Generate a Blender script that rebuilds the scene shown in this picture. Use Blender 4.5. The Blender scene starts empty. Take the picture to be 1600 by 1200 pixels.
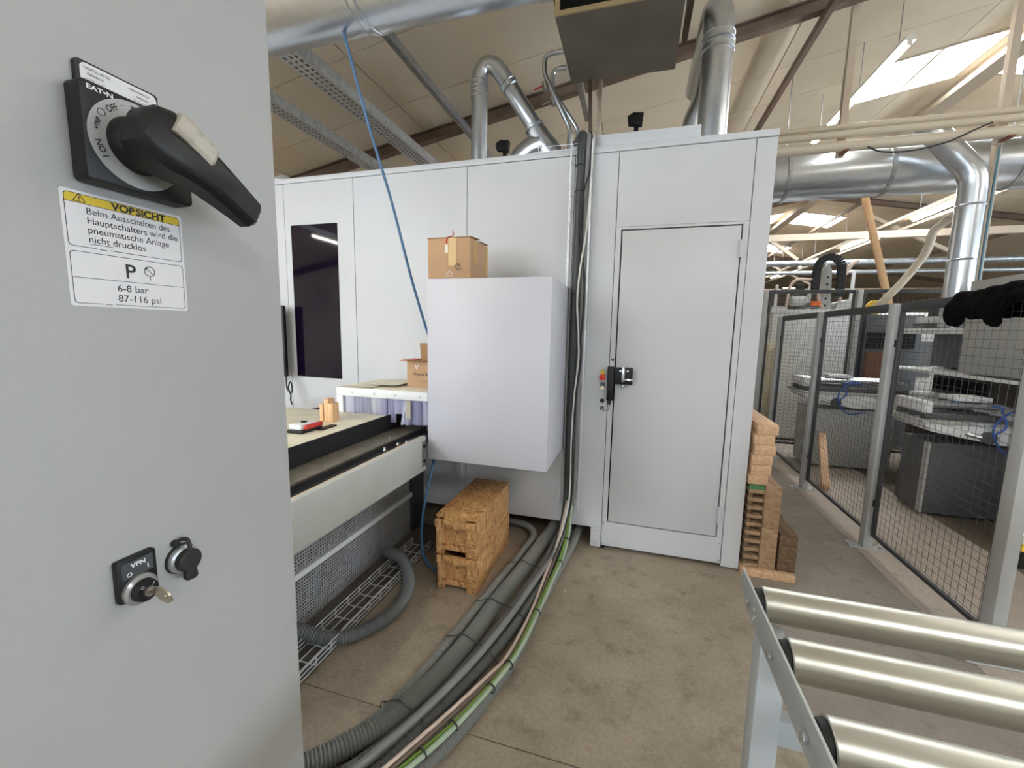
import bpy, bmesh, math, random
from mathutils import Vector, Matrix
random.seed(7)
SC = bpy.context.scene
COL = SC.collection

# ------------------------------------------------------------------ camera
def look(yaw, pitch, roll):
    f = Vector((-math.sin(yaw)*math.cos(pitch), math.cos(yaw)*math.cos(pitch), -math.sin(pitch)))
    r = Vector((math.cos(yaw), math.sin(yaw), 0)); u = r.cross(f)
    r2 = r*math.cos(roll) + u*math.sin(roll); u2 = r2.cross(f)
    return Matrix((r2, u2, -f)).transposed()
cam = bpy.data.cameras.new('camera'); camo = bpy.data.objects.new('camera', cam); COL.objects.link(camo)
cam.sensor_width = 36; cam.lens = 651.39/1600*36; cam.clip_start = .02; cam.clip_end = 200
camo.matrix_world = Matrix.Translation((0, 0, 1.55)) @ look(.283772, .127177, .0191055).to_4x4()
SC.camera = camo
# ------------------------------------------------------------------ world, exposure
w = bpy.data.worlds.new('world'); SC.world = w; w.use_nodes = True
w.node_tree.nodes['Background'].inputs[0].default_value = (.75, .85, 1, 1)
w.node_tree.nodes['Background'].inputs[1].default_value = 1.0
SC.view_settings.view_transform = 'Standard'; SC.view_settings.look = 'None'
SC.view_settings.gamma = 1; SC.view_settings.use_curve_mapping = False
SC.view_settings.exposure = 0.31
SKYLIGHT = 24.0     # daylight behind the frosted roof lights
WINDOW = 11.8        # daylight in the near-wall windows and the added right-wall ones
TUBE = 60.0         # fluorescent tubes
CY = SC.cycles
CY.max_bounces = 7; CY.diffuse_bounces = 5; CY.glossy_bounces = 4; CY.transmission_bounces = 4; CY.transparent_max_bounces = 8
CY.caustics_reflective = False; CY.caustics_refractive = False

# ------------------------------------------------------------------ helpers
def srgb(r, g, b):
    def c(v):
        v /= 255
        return v/12.92 if v <= .04045 else ((v+.055)/1.055)**2.4
    return (c(r), c(g), c(b), 1)
MATS = {}
def mat(name, col, rough=.5, metal=0, noise=None, bump=None, spec=.5, alpha=None, emit=None, trans=0, coat=0):
    """noise=(scale, colour2, lo, hi, stretch); bump=(scale, strength, stretch)"""
    m = bpy.data.materials.new(name); m.use_nodes = True; MATS[name] = m
    nt = m.node_tree; N = nt.nodes; L = nt.links; b = N['Principled BSDF']
    b.inputs['Base Color'].default_value = col; b.inputs['Roughness'].default_value = rough
    b.inputs['Metallic'].default_value = metal; b.inputs['Specular IOR Level'].default_value = spec
    if trans: b.inputs['Transmission Weight'].default_value = trans
    if coat: b.inputs['Coat Weight'].default_value = coat
    if alpha is not None: b.inputs['Alpha'].default_value = alpha
    if emit: b.inputs['Emission Color'].default_value = emit[0]; b.inputs['Emission Strength'].default_value = emit[1]
    tc = None
    def coord(st):
        nonlocal tc
        if tc is None: tc = N.new('ShaderNodeTexCoord')
        mp = N.new('ShaderNodeMapping'); mp.inputs['Scale'].default_value = st
        L.new(tc.outputs['Object'], mp.inputs['Vector']); return mp.outputs['Vector']
    if noise:
        sc, c2, lo, hi, st = noise
        n = N.new('ShaderNodeTexNoise'); n.inputs['Scale'].default_value = sc; n.inputs['Detail'].default_value = 6
        L.new(coord(st), n.inputs['Vector'])
        r = N.new('ShaderNodeValToRGB'); r.color_ramp.elements[0].position = lo; r.color_ramp.elements[1].position = hi
        r.color_ramp.elements[0].color = col; r.color_ramp.elements[1].color = c2
        L.new(n.outputs['Fac'], r.inputs['Fac']); L.new(r.outputs['Color'], b.inputs['Base Color'])
    if bump:
        sc, s, st = bump
        n = N.new('ShaderNodeTexNoise'); n.inputs['Scale'].default_value = sc; n.inputs['Detail'].default_value = 3
        L.new(coord(st), n.inputs['Vector'])
        bm_ = N.new('ShaderNodeBump'); bm_.inputs['Strength'].default_value = s; bm_.inputs['Distance'].default_value = .01
        L.new(n.outputs['Fac'], bm_.inputs['Height']); L.new(bm_.outputs['Normal'], b.inputs['Normal'])
    return m
U = (1, 1, 1)
mat('cabinet_paint', srgb(172, 173, 172), .42, noise=(3, srgb(166, 167, 166), .3, .7, U), bump=(900, .12, U))
mat('booth_paint', srgb(198, 200, 204), .45, noise=(1.3, srgb(193, 194, 196), .3, .7, U))
mat('box_paint', srgb(196, 197, 207), .42, noise=(2, srgb(192, 193, 201), .35, .7, U))
mat('rail_paint', srgb(196, 197, 192), .4, noise=(4, srgb(188, 188, 182), .35, .7, U))
mat('post_paint', srgb(178, 180, 180), .4, noise=(6, srgb(170, 171, 170), .35, .7, U))
mat('roller_frame_paint', srgb(182, 187, 188), .4)
mat('galv', srgb(203, 209, 216), .3, 1, noise=(30, srgb(197, 203, 210), .35, .65, U))
mat('galv_dull', srgb(178, 182, 186), .42, .85, noise=(25, srgb(150, 154, 158), .35, .65, U))
mat('roller_zinc', srgb(203, 202, 194), .36, 1, noise=(5, srgb(186, 185, 173), .35, .7, (.3, 3, 3)))
mat('steel', srgb(190, 190, 190), .3, 1)
mat('chrome', srgb(225, 228, 232), .15, 1)
mat('wire_zinc', srgb(214, 216, 220), .4, .4)
mat('black_plastic', srgb(24, 22, 23), .45, spec=.35)
mat('black_matte', srgb(16, 15, 16), .7)
mat('black_rubber', srgb(30, 30, 32), .6)
mat('dark_hole', srgb(8, 8, 9), .9)
mat('anthracite', srgb(52, 53, 56), .45)
mat('dark_panel', srgb(62, 62, 66), .5, noise=(4, srgb(50, 50, 54), .4, .7, U))
mat('perforated_steel', srgb(168, 169, 171), .5, .2)
mat('sheen_glass', srgb(16, 9, 26), .04, spec=.32)  # dark glass with the purple of its reflection put into the base colour
mat('white_plastic', srgb(226, 226, 224), .45)
mat('sticker_white', srgb(218, 217, 219), .4)
mat('sticker_yellow', srgb(214, 186, 40), .4)
mat('print_black', srgb(26, 26, 28), .5)
mat('print_grey', srgb(120, 120, 122), .5)
mat('print_white', srgb(220, 222, 224), .5)
mat('dial_grey', srgb(158, 159, 158), .45)
mat('tab_grey', srgb(178, 172, 160), .4, noise=(60, srgb(150, 142, 128), .45, .7, U))
mat('slate_label', srgb(66, 70, 74), .4)
mat('ring_silver', srgb(168, 170, 170), .32, .6)
mat('key_brass', srgb(178, 165, 140), .3, .9)
mat('hose_grey', srgb(126, 127, 123), .5)
mat('hose_dark', srgb(98, 100, 98), .55)
mat('conduit_dark', srgb(58, 60, 62), .5)
mat('conduit_grey', srgb(124, 125, 123), .5)
mat('cable_white', srgb(206, 205, 200), .5)
mat('cable_grey', srgb(150, 150, 148), .5)
mat('cable_pink', srgb(206, 186, 172), .5)
mat('cable_brown', srgb(112, 98, 86), .5)
mat('cable_green', srgb(120, 160, 60), .5)
mat('cable_mint', srgb(160, 176, 150), .5)
mat('blue_hose', srgb(58, 98, 134), .4)
mat('blue_tube', srgb(50, 90, 170), .4)
mat('cardboard', srgb(186, 150, 116), .8, noise=(3, srgb(172, 138, 106), .35, .7, U))
mat('cardboard_inner', srgb(160, 124, 88), .85)
mat('tape', srgb(190, 152, 80), .25)
mat('paper', srgb(226, 220, 205), .7)
mat('red_plastic', srgb(196, 52, 46), .4)
mat('orange_plastic', srgb(226, 110, 40), .4)
mat('yellow_plastic', srgb(226, 190, 60), .4)
mat('red_button', srgb(220, 60, 36), .4)
mat('green_paint', srgb(72, 116, 72), .6)
mat('beige_top', srgb(236, 230, 208), .5, noise=(8, srgb(222, 214, 190), .4, .7, U))
mat('belt_steel', srgb(134, 128, 116), .55, .3, noise=(9, srgb(108, 102, 90), .35, .7, U))
mat('pine_strip', srgb(214, 184, 150), .6)
mat('wood_light', srgb(206, 172, 138), .65, noise=(5, srgb(182, 142, 106), .35, .7, (8, 1, 12)))
mat('wood_mid', srgb(168, 138, 106), .7, noise=(5, srgb(134, 106, 78), .35, .7, (6, 1, 9)))
mat('wood_dark', srgb(116, 94, 68), .75, noise=(7, srgb(80, 58, 38), .35, .7, (6, 1, 9)))
mat('wood_pale', srgb(222, 182, 138), .6, noise=(6, srgb(206, 162, 116), .35, .7, (10, 10, 1)))
mat('plank_wood', srgb(208, 168, 124), .6)
mat('ceiling_panel', srgb(233, 221, 200), .8, noise=(1.5, srgb(226, 213, 191), .35, .7, U))
mat('ceiling_gap', srgb(60, 50, 42), .9)
mat('steel_brown', srgb(126, 106, 92), .6, noise=(6, srgb(104, 86, 74), .35, .7, U))
mat('steel_cream', srgb(190, 176, 158), .6)
mat('pipe_cream', srgb(196, 184, 164), .5)
mat('wall_paint', srgb(206, 196, 180), .8, noise=(.6, srgb(158, 146, 128), .35, .7, U))
mat('unit_sheet', srgb(150, 146, 138), .5, .3, noise=(2.5, srgb(134, 130, 122), .35, .7, U))
mat('unit_frame', srgb(206, 190, 150), .6)
mat('machine_grey', srgb(172, 172, 168), .5)
mat('machine_white', srgb(226, 227, 227), .5)
mat('machine_dark', srgb(84, 84, 86), .5, noise=(3, srgb(72, 72, 74), .4, .7, U))
mat('machine_beige', srgb(186, 176, 150), .5)
mat('machine_brown', srgb(70, 62, 54), .6)
mat('fabric_black', srgb(8, 7, 8), 1, bump=(60, .5, U), spec=.1)
mat('rust', srgb(120, 78, 54), .7)
mat('roof_light', (.9, .95, 1, 1), .5, emit=((.92, .97, 1, 1), SKYLIGHT))
mat('window_light', (.9, .95, 1, 1), .5, emit=((.74, .87, 1, 1), WINDOW))
mat('lamp_tube', (1, 1, 1, 1), .5, emit=((1, .97, .91, 1), TUBE))
mat('lamp_body', srgb(214, 210, 200), .5)
mat('teal_pipe', srgb(96, 130, 144), .4)
mat('debris', srgb(190, 170, 140), .8)

def osb():
    m = bpy.data.materials.new('osb'); m.use_nodes = True; MATS['osb'] = m
    nt = m.node_tree; N = nt.nodes; L = nt.links; b = N['Principled BSDF']; b.inputs['Roughness'].default_value = .7
    tc = N.new('ShaderNodeTexCoord')
    def layer(st, rot):
        mp = N.new('ShaderNodeMapping'); mp.inputs['Scale'].default_value = st; mp.inputs['Rotation'].default_value = rot
        L.new(tc.outputs['Object'], mp.inputs['Vector'])
        v = N.new('ShaderNodeTexVoronoi'); v.inputs['Scale'].default_value = 1; L.new(mp.outputs[0], v.inputs['Vector'])
        r = N.new('ShaderNodeValToRGB'); e = r.color_ramp.elements
        e[0].color = srgb(146, 98, 56); e[1].color = srgb(222, 178, 126)
        x = e.new(.25); x.color = srgb(188, 138, 86); x = e.new(.75); x.color = srgb(204, 156, 102)
        sp = N.new('ShaderNodeSeparateColor'); L.new(v.outputs['Color'], sp.inputs[0]); L.new(sp.outputs[0], r.inputs['Fac'])
        return r.outputs[0], sp.outputs[1]
    c0, f0 = layer((70, 22, 75), (.5, .3, .7)); c1, f1 = layer((24, 80, 70), (-.4, .6, -.5)); c2, f2 = layer((75, 70, 22), (.6, -.5, .3))
    def mix(c, d, f):
        rr = N.new('ShaderNodeMath'); rr.operation = 'GREATER_THAN'; rr.inputs[1].default_value = .5; L.new(f, rr.inputs[0])
        mx = N.new('ShaderNodeMixRGB'); L.new(rr.outputs[0], mx.inputs[0]); L.new(c, mx.inputs[1]); L.new(d, mx.inputs[2]); return mx.outputs[0]
    L.new(mix(mix(c0, c1, f1), c2, f2), b.inputs['Base Color'])
osb()

def concrete(name, base, dark, light, sx=1):
    m = bpy.data.materials.new(name); m.use_nodes = True; MATS[name] = m
    nt = m.node_tree; N = nt.nodes; L = nt.links; b = N['Principled BSDF']; b.inputs['Roughness'].default_value = .62
    geo = N.new('ShaderNodeNewGeometry')
    def noise(sc, lo, hi, det=8):
        n = N.new('ShaderNodeTexNoise'); n.inputs['Scale'].default_value = sc; n.inputs['Detail'].default_value = det; n.inputs['Roughness'].default_value = .65
        L.new(geo.outputs['Position'], n.inputs['Vector'])
        r = N.new('ShaderNodeMapRange'); r.inputs[1].default_value = lo; r.inputs[2].default_value = hi; L.new(n.outputs['Fac'], r.inputs[0]); return r.outputs[0], n
    a, _ = noise(2.6, .35, .68); c, _ = noise(8, .54, .74); d, nn = noise(55, .35, .75, 4)
    m1 = N.new('ShaderNodeMixRGB'); m1.inputs[1].default_value = base; m1.inputs[2].default_value = light; L.new(a, m1.inputs[0])
    m2 = N.new('ShaderNodeMixRGB'); m2.inputs[2].default_value = dark; L.new(m1.outputs[0], m2.inputs[1])
    q = N.new('ShaderNodeMath'); q.operation = 'MULTIPLY'; q.inputs[1].default_value = .75; L.new(c, q.inputs[0]); L.new(q.outputs[0], m2.inputs[0])
    m3 = N.new('ShaderNodeMixRGB'); m3.blend_type = 'MULTIPLY'; m3.inputs[2].default_value = (.70, .69, .67, 1); L.new(m2.outputs[0], m3.inputs[1])
    q2 = N.new('ShaderNodeMath'); q2.operation = 'MULTIPLY'; q2.inputs[1].default_value = .85; L.new(d, q2.inputs[0]); L.new(q2.outputs[0], m3.inputs[0])
    L.new(m3.outputs[0], b.inputs['Base Color'])
    bp = N.new('ShaderNodeBump'); bp.inputs['Strength'].default_value = .12; bp.inputs['Distance'].default_value = .004
    L.new(nn.outputs['Fac'], bp.inputs['Height']); L.new(bp.outputs['Normal'], b.inputs['Normal'])
concrete('concrete', srgb(154, 141, 124), srgb(100, 91, 80), srgb(176, 162, 144))
concrete('concrete_grey', srgb(138, 130, 122), srgb(106, 100, 95), srgb(152, 143, 134))
concrete('concrete_pale', srgb(178, 167, 156), srgb(152, 142, 132), srgb(190, 178, 167))
concrete('concrete_dark', srgb(104, 93, 78), srgb(70, 63, 54), srgb(120, 108, 92))
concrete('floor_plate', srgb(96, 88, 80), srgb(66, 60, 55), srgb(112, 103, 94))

WLOC = {}
def wl(o): return WLOC.get(o.name, Vector((0, 0, 0))) if o else Vector((0, 0, 0))
class MB:
    def __init__(s): s.v = []; s.f = []
    def add(s, vs, fs):
        k = len(s.v); s.v += [tuple(v) for v in vs]; s.f += [tuple(i+k for i in f) for f in fs]; return s
    def box(s, x0, x1, y0, y1, z0, z1):
        return s.add([(x, y, z) for x in (x0, x1) for y in (y0, y1) for z in (z0, z1)],
                     [(0, 1, 3, 2), (4, 6, 7, 5), (0, 4, 5, 1), (2, 3, 7, 6), (0, 2, 6, 4), (1, 5, 7, 3)])
    def obox(s, c, sz, R):
        c = Vector(c); hx, hy, hz = [q/2 for q in sz]
        return s.add([c + R @ Vector((x, y, z)) for x in (-hx, hx) for y in (-hy, hy) for z in (-hz, hz)],
                     [(0, 1, 3, 2), (4, 6, 7, 5), (0, 4, 5, 1), (2, 3, 7, 6), (0, 2, 6, 4), (1, 5, 7, 3)])
    def bar(s, p0, p1, wd, hg, up=(0, 0, 1)):
        p0, p1 = Vector(p0), Vector(p1); d = (p1-p0); ln = d.length; d.normalize()
        up = Vector(up); x = d.cross(up)
        if x.length < 1e-4: x = d.cross(Vector((0, 1, 0)))
        x.normalize(); z = x.cross(d)
        return s.obox((p0+p1)/2, (wd, ln, hg), Matrix((x, d, z)).transposed())
    def prism(s, pts, axis, a0, a1):
        """pts 2D outline in the other two axes (cyclic order)"""
        n = len(pts); ix = {'x': (1, 2, 0), 'y': (0, 2, 1), 'z': (0, 1, 2)}[axis]; vs = []
        for a in (a0, a1):
            for p in pts:
                q = [0, 0, 0]; q[ix[0]] = p[0]; q[ix[1]] = p[1]; q[ix[2]] = a; vs.append(q)
        fs = [tuple(range(n)), tuple(range(2*n-1, n-1, -1))] + [(i, i+n, (i+1) % n+n, (i+1) % n) for i in range(n)]
        return s.add(vs, fs)
    def tube(s, path, rad, n=10, caps=True):
        P = [Vector(p) for p in path]; m = len(P)
        rr = rad if isinstance(rad, (list, tuple)) else [rad]*m
        T = []
        for i in range(m):
            t = (P[min(i+1, m-1)] - P[max(i-1, 0)])
            T.append(t.normalized() if t.length > 1e-9 else (T[-1] if T else Vector((0, 0, 1))))
        a = T[0].orthogonal().normalized(); vs = []
        for i in range(m):
            a = (a - T[i]*a.dot(T[i])).normalized(); b = T[i].cross(a)
            for k in range(n):
                g = 2*math.pi*k/n; vs.append(P[i] + (a*math.cos(g) + b*math.sin(g))*rr[i])
        fs = [(i*n+k, i*n+(k+1) % n, (i+1)*n+(k+1) % n, (i+1)*n+k) for i in range(m-1) for k in range(n)]
        if caps: fs += [tuple(range(n-1, -1, -1)), tuple((m-1)*n+k for k in range(n))]
        return s.add(vs, fs)
    def cyl(s, p0, p1, r, n=16, r2=None): return s.tube([p0, p1], [r, r if r2 is None else r2], n)
    def ring(s, c, ax, r0, r1, h, n=24):
        c = Vector(c); ax = Vector(ax).normalized(); a = ax.orthogonal().normalized(); b = ax.cross(a); vs = []
        for (r, t) in ((r0, 0), (r1, 0), (r1, h), (r0, h)):
            for k in range(n):
                g = 2*math.pi*k/n; vs.append(c + (a*math.cos(g)+b*math.sin(g))*r + ax*t)
        fs = [(j*n+k, j*n+(k+1) % n, ((j+1) % 4)*n+(k+1) % n, ((j+1) % 4)*n+k) for j in range(4) for k in range(n)]
        return s.add(vs, fs)
    def build(s, name, m, parent=None, smooth=False, bevel=0, origin=None, ang=40, seg=2):
        off = wl(parent) if parent else Vector(origin or (0, 0, 0))
        me = bpy.data.meshes.new(name); me.from_pydata([tuple(Vector(v)-off) for v in s.v], [], s.f)
        me.materials.append(MATS[m]); me.update()
        bm = bmesh.new(); bm.from_mesh(me); bmesh.ops.recalc_face_normals(bm, faces=bm.faces)
        if bevel:
            es = [e for e in bm.edges if len(e.link_faces) == 2 and e.calc_face_angle(0) > .6]
            bmesh.ops.bevel(bm, geom=es, offset=bevel, segments=seg, affect='EDGES', profile=.5, clamp_overlap=True)
        bm.to_mesh(me); bm.free()
        if smooth or bevel:
            for p in me.polygons: p.use_smooth = True
            me.set_sharp_from_angle(angle=math.radians(ang))
        o = bpy.data.objects.new(name, me); COL.objects.link(o)
        if parent: o.parent = parent; WLOC[o.name] = off
        else: o.location = off; WLOC[o.name] = off
        return o
def tag(o, label=None, cat=None, group=None, kind=None):
    if label: o['label'] = label
    if cat: o['category'] = cat
    if group: o['group'] = group
    if kind: o['kind'] = kind
    return o
def T(name, loc, label, cat, group=None):
    o = bpy.data.objects.new(name, None); COL.objects.link(o); o.location = loc; o.empty_display_size = .05
    WLOC[o.name] = Vector(loc); return tag(o, label, cat, group)
def S(name, loc=(0, 0, 0)):
    o = bpy.data.objects.new(name, None); COL.objects.link(o); o.location = loc; WLOC[o.name] = Vector(loc); o['kind'] = 'structure'; return o
def one(mb, name, m, label, cat, group=None, **k):
    xs = [v[0] for v in mb.v]; ys = [v[1] for v in mb.v]; zs = [v[2] for v in mb.v]
    return tag(mb.build(name, m, None, origin=((min(xs)+max(xs))/2, (min(ys)+max(ys))/2, min(zs)), **k), label, cat, group)
def smooth_path(pts, step=.02):
    P = [Vector(p) for p in pts]; P = [P[0]*2-P[1]] + P + [P[-1]*2-P[-2]]; out = []
    for i in range(1, len(P)-2):
        p0, p1, p2, p3 = P[i-1:i+3]; n = max(2, int((p2-p1).length/step))
        for k in range(n):
            t = k/n
            out.append(.5*((2*p1) + (p2-p0)*t + (2*p0-5*p1+4*p2-p3)*t*t + (3*p1-p0-3*p2+p3)*t**3))
    out.append(P[-2]); return out
def resample(P, step):
    out = [P[0]]; acc = 0
    for a, b in zip(P, P[1:]):
        d = (b-a).length
        while acc + d >= step and d > 1e-9:
            t = (step-acc)/d; a = a.lerp(b, t); out.append(a); d = (b-a).length; acc = 0
        acc += d
    return out
def hose(pts, r, corr=0, amp=.12, n=14):
    P = smooth_path(pts, .015); mb = MB()
    if corr:
        P = resample(P, corr/4); rr = [r*(1-amp*.5*(1-math.cos(2*math.pi*i/4)))for i in range(len(P))]
        return mb.tube(P, rr, n)
    return mb.tube(P, r, n)
def text(body, size, o, ux, uy, m, parent, align='LEFT', bold=0, sx=1, name='lettering'):
    cu = bpy.data.curves.new('t', 'FONT'); cu.body = body; cu.size = size; cu.align_x = align; cu.extrude = 0; cu.offset = bold
    ob = bpy.data.objects.new('t', cu); COL.objects.link(ob)
    me = bpy.data.meshes.new_from_object(ob.evaluated_get(bpy.context.evaluated_depsgraph_get()))
    bpy.data.objects.remove(ob); bpy.data.curves.remove(cu)
    ux, uy = Vector(ux), Vector(uy); o = Vector(o) - wl(parent)
    for v in me.vertices: v.co = o + ux*(v.co.x*sx) + uy*v.co.y
    me.materials.clear(); me.materials.append(MATS[m]); me.name = name
    ob = bpy.data.objects.new(name, me); COL.objects.link(ob); ob.parent = parent; WLOC[ob.name] = wl(parent); return ob
def clone(o, loc, parent=None):
    c = o.copy(); COL.objects.link(c); c.parent = parent; c.location = loc; return c

# ------------------------------------------------------------------ hall shell
XL, XR, YN, YF, RX = -9.0, 14.0, -8.0, 30.0, 4.23
CA, CS = 4.45, .18
def cz(x): return CA + CS*x if x < RX else CA + CS*RX - CS*(x-RX)
floor = S('floor')
MB().box(XL, XR, YN, YF, -.3, -.012).build('base', 'concrete_dark', floor)
JX = [XL, -4.4, -1.585, .78, 1.655]; JY = [YN, -2.6, 1.33, 5.6, 10, YF]
for i in range(len(JX)-1):
    for j in range(len(JY)-1):
        g = .0025
        MB().box(JX[i]+(g if i not in (0,) else 0), JX[i+1]-(g if i < 3 else 0), JY[j]+g, JY[j+1]-g, -.012, 0).build('slab', 'concrete_grey' if i == 3 else 'concrete', floor)
MB().box(1.655, 2.57, YN, YF, -.012, .002).build('pale_strip', 'concrete_pale', floor)
MB().box(2.57, XR, YN, YF, -.012, 0).build('dark_strip', 'concrete_dark', floor)
tag(MB().box(XL-.2, XL, YN, YF, -.012, 3.4).build('wall_left', 'wall_paint'), kind='structure')
tag(MB().box(XR, XR+.2, YN, YF, -.012, 4.2).build('wall_right', 'wall_paint'), kind='structure')
def gable(name, y0, y1):
    return tag(MB().prism([(XL, -.012), (XR, -.012), (XR, cz(XR)), (RX, cz(RX)), (XL, cz(XL))], 'y', y0, y1).build(name, 'wall_paint'), kind='structure')
gable('wall_far', YF, YF+.2); gable('wall_near', YN-.2, YN)
# windows in the near wall (behind the photographer)
for k, x in enumerate((-8.4, -6.1, -3.8, -1.5)):
    wdw = S('window_%d' % (k+1))
    MB().box(x, x+2.0, YN+.005, YN+.02, 1.0, 2.7).build('pane', 'window_light', wdw)
    f = MB()
    for a in (x-.05, x+.98, x+2.0): f.box(a, a+.05, YN, YN+.06, .95, 2.75)
    for z in (.95, 2.7): f.box(x-.05, x+2.05, YN, YN+.061, z, z+.05)
    f.build('window_frame', 'white_plastic', wdw)
for k, y in enumerate((-6.0, -2.6, .8, 4.2, 7.6)):  # unseen right-wall windows, added to light ceiling, cabinet and fence side
    wdw = S('window_%d' % (k+40))
    MB().box(XR-.02, XR-.005, y, y+2.8, 1.0, 2.9).build('pane', 'window_light', wdw)
    f = MB()
    for a in (y-.05, y+1.38, y+2.8): f.box(XR-.06, XR, a, a+.05, .95, 2.95)
    for z in (.95, 2.9): f.box(XR-.061, XR, y-.05, y+2.85, z, z+.05)
    f.build('window_frame', 'white_plastic', wdw)
# ceiling: dark backing deck and separate insulation panels below it
ceiling = S('ceiling')
SKY = [(2.87, 4.08, 6.75, 7.78), (4.42, 5.65, 6.75, 7.78)]
for y in (10.1, 14.6, 19.0, -4.6): SKY += [(2.87, 4.08, y, y+1.3), (4.42, 5.65, y, y+1.3)]
SKY += [(-5.2, -3.9, y, y+1.4) for y in (-5.4, -2.4)] + [(-6.6, -5.4, y, y+1.4) for y in (10.1, 14.6)]  # unseen roof lights on the left slope, added for light from the left
def slope_quad(mb, x0, x1, y0, y1, t, off=0):
    z0, z1 = cz(x0+1e-6)+off, cz(x1-1e-6)+off
    return mb.add([(x0, y0, z0), (x1, y0, z1), (x1, y1, z1), (x0, y1, z0), (x0, y0, z0+t), (x1, y0, z1+t), (x1, y1, z1+t), (x0, y1, z0+t)],
                  [(0, 1, 2, 3), (7, 6, 5, 4), (0, 4, 5, 1), (1, 5, 6, 2), (2, 6, 7, 3), (3, 7, 4, 0)])
d = MB(); slope_quad(d, XL, RX, YN, YF, .1, .10); slope_quad(d, RX, XR, YN, YF, .1, .10); d.build('roof_deck', 'ceiling_gap', ceiling)
def free(x0, x1, y0, y1):
    """pieces of a panel left beside the roof lights"""
    R = [(x0, x1, y0, y1)]
    for a0, a1, b0, b1 in SKY:
        out = []
        for (p, q, r, s) in R:
            if q <= a0 or p >= a1 or s <= b0 or r >= b1: out.append((p, q, r, s)); continue
            if p < a0: out.append((p, a0, r, s))
            if q > a1: out.append((a1, q, r, s))
            m0, m1 = max(p, a0), min(q, a1)
            if r < b0: out.append((m0, m1, r, b0))
            if s > b1: out.append((m0, m1, b1, s))
        R = out
    return [r for r in R if r[1]-r[0] > .03 and r[3]-r[2] > .03]
PX = [XL, -8.8, -6.72, -4.68, -2.63, -.59, 1.45, 3.5, RX, 6.3, 8.35, 10.4, 12.45, XR]
PY = [2.65+.86*k for k in range(14)]
rest = MB()
for i in range(len(PX)-1):
    for j in range(len(PY)-1):
        for (a, b, c, e) in free(PX[i]+.006, PX[i+1]-.006, PY[j]+.006, PY[j+1]-.006):
            slope_quad(MB(), a, b, c, e, .06, 0).build('ceiling_panel', 'ceiling_panel', ceiling)
    for (y0, y1) in ((YN, PY[0]), (PY[-1], YF)):
        for (a, b, c, e) in free(PX[i], PX[i+1], y0, y1): slope_quad(rest, a, b, c, e, .06, 0)
rest.build('ceiling_lining', 'ceiling_panel', ceiling)
for k, (a, b, c, e) in enumerate(SKY):
    wdw = S('window_%d' % (k+7))
    slope_quad(MB(), a, b, c, e, .02, .07).build('pane', 'roof_light', wdw)
    f = MB(); t = .03
    slope_quad(f, a, a+t, c, e, .09, -.02); slope_quad(f, b-t, b, c, e, .09, -.02); slope_quad(f, a+t, b-t, c, c+t, .09, -.02); slope_quad(f, a+t, b-t, e-t, e, .09, -.02)
    m = (a+b)/2; slope_quad(f, m-.02, m+.02, c, e, .03, .035)
    f.build('frame', 'steel_cream', wdw)
# rafters, purlins
n = 0
for y in (-3, 5, 13, 21):
    for sgn in (0, 1):
        xs = (XL, RX) if not sgn else (RX, XR)
        n += 1; r = S('trim_%d' % n)
        f = MB(); slope_quad(f, xs[0], xs[1], y-.006, y+.006, .10, -.115); f.build('web', 'steel_brown', r)
        f = MB(); slope_quad(f, xs[0], xs[1], y-.05, y+.05, .012, -.13); slope_quad(f, xs[0], xs[1], y-.05, y+.05, .012, -.012); f.build('flange', 'steel_brown', r)
for x in (-5.6, -2.05, 1.56, 5.2, 8.8):
    n += 1
    tag(MB().box(x-.025, x+.025, YN, YF, cz(x)-.13-.085, cz(x)-.135).build('trim_%d' % n, 'steel_brown' if x > 0 else 'galv_dull'), kind='structure')
for x0, x1, zz in ((RX-.12, RX+.12, cz(RX)-.2),):
    n += 1
    tag(MB().box(x0, x1, 5.06, YF, zz-.02, zz+.05).build('trim_%d' % n, 'steel_cream'), kind='structure')
# braces and tie beams of the far trusses
for y in (13, 21):
    for (a, b) in (((1.0, 3.45), (3.0, 4.62)), ((7.6, 3.45), (5.4, 4.62)), ((4.0, 3.55), (2.6, 4.6))):
        n += 1; tag(MB().bar((a[0], y, a[1]), (b[0], y, b[1]), .08, .08).build('trim_%d' % n, 'steel_cream'), kind='structure')
n += 1; tag(MB().box(1.2, XR, 11.0, 11.1, 3.66, 3.80).build('trim_%d' % n, 'steel_cream'), kind='structure')

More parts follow.
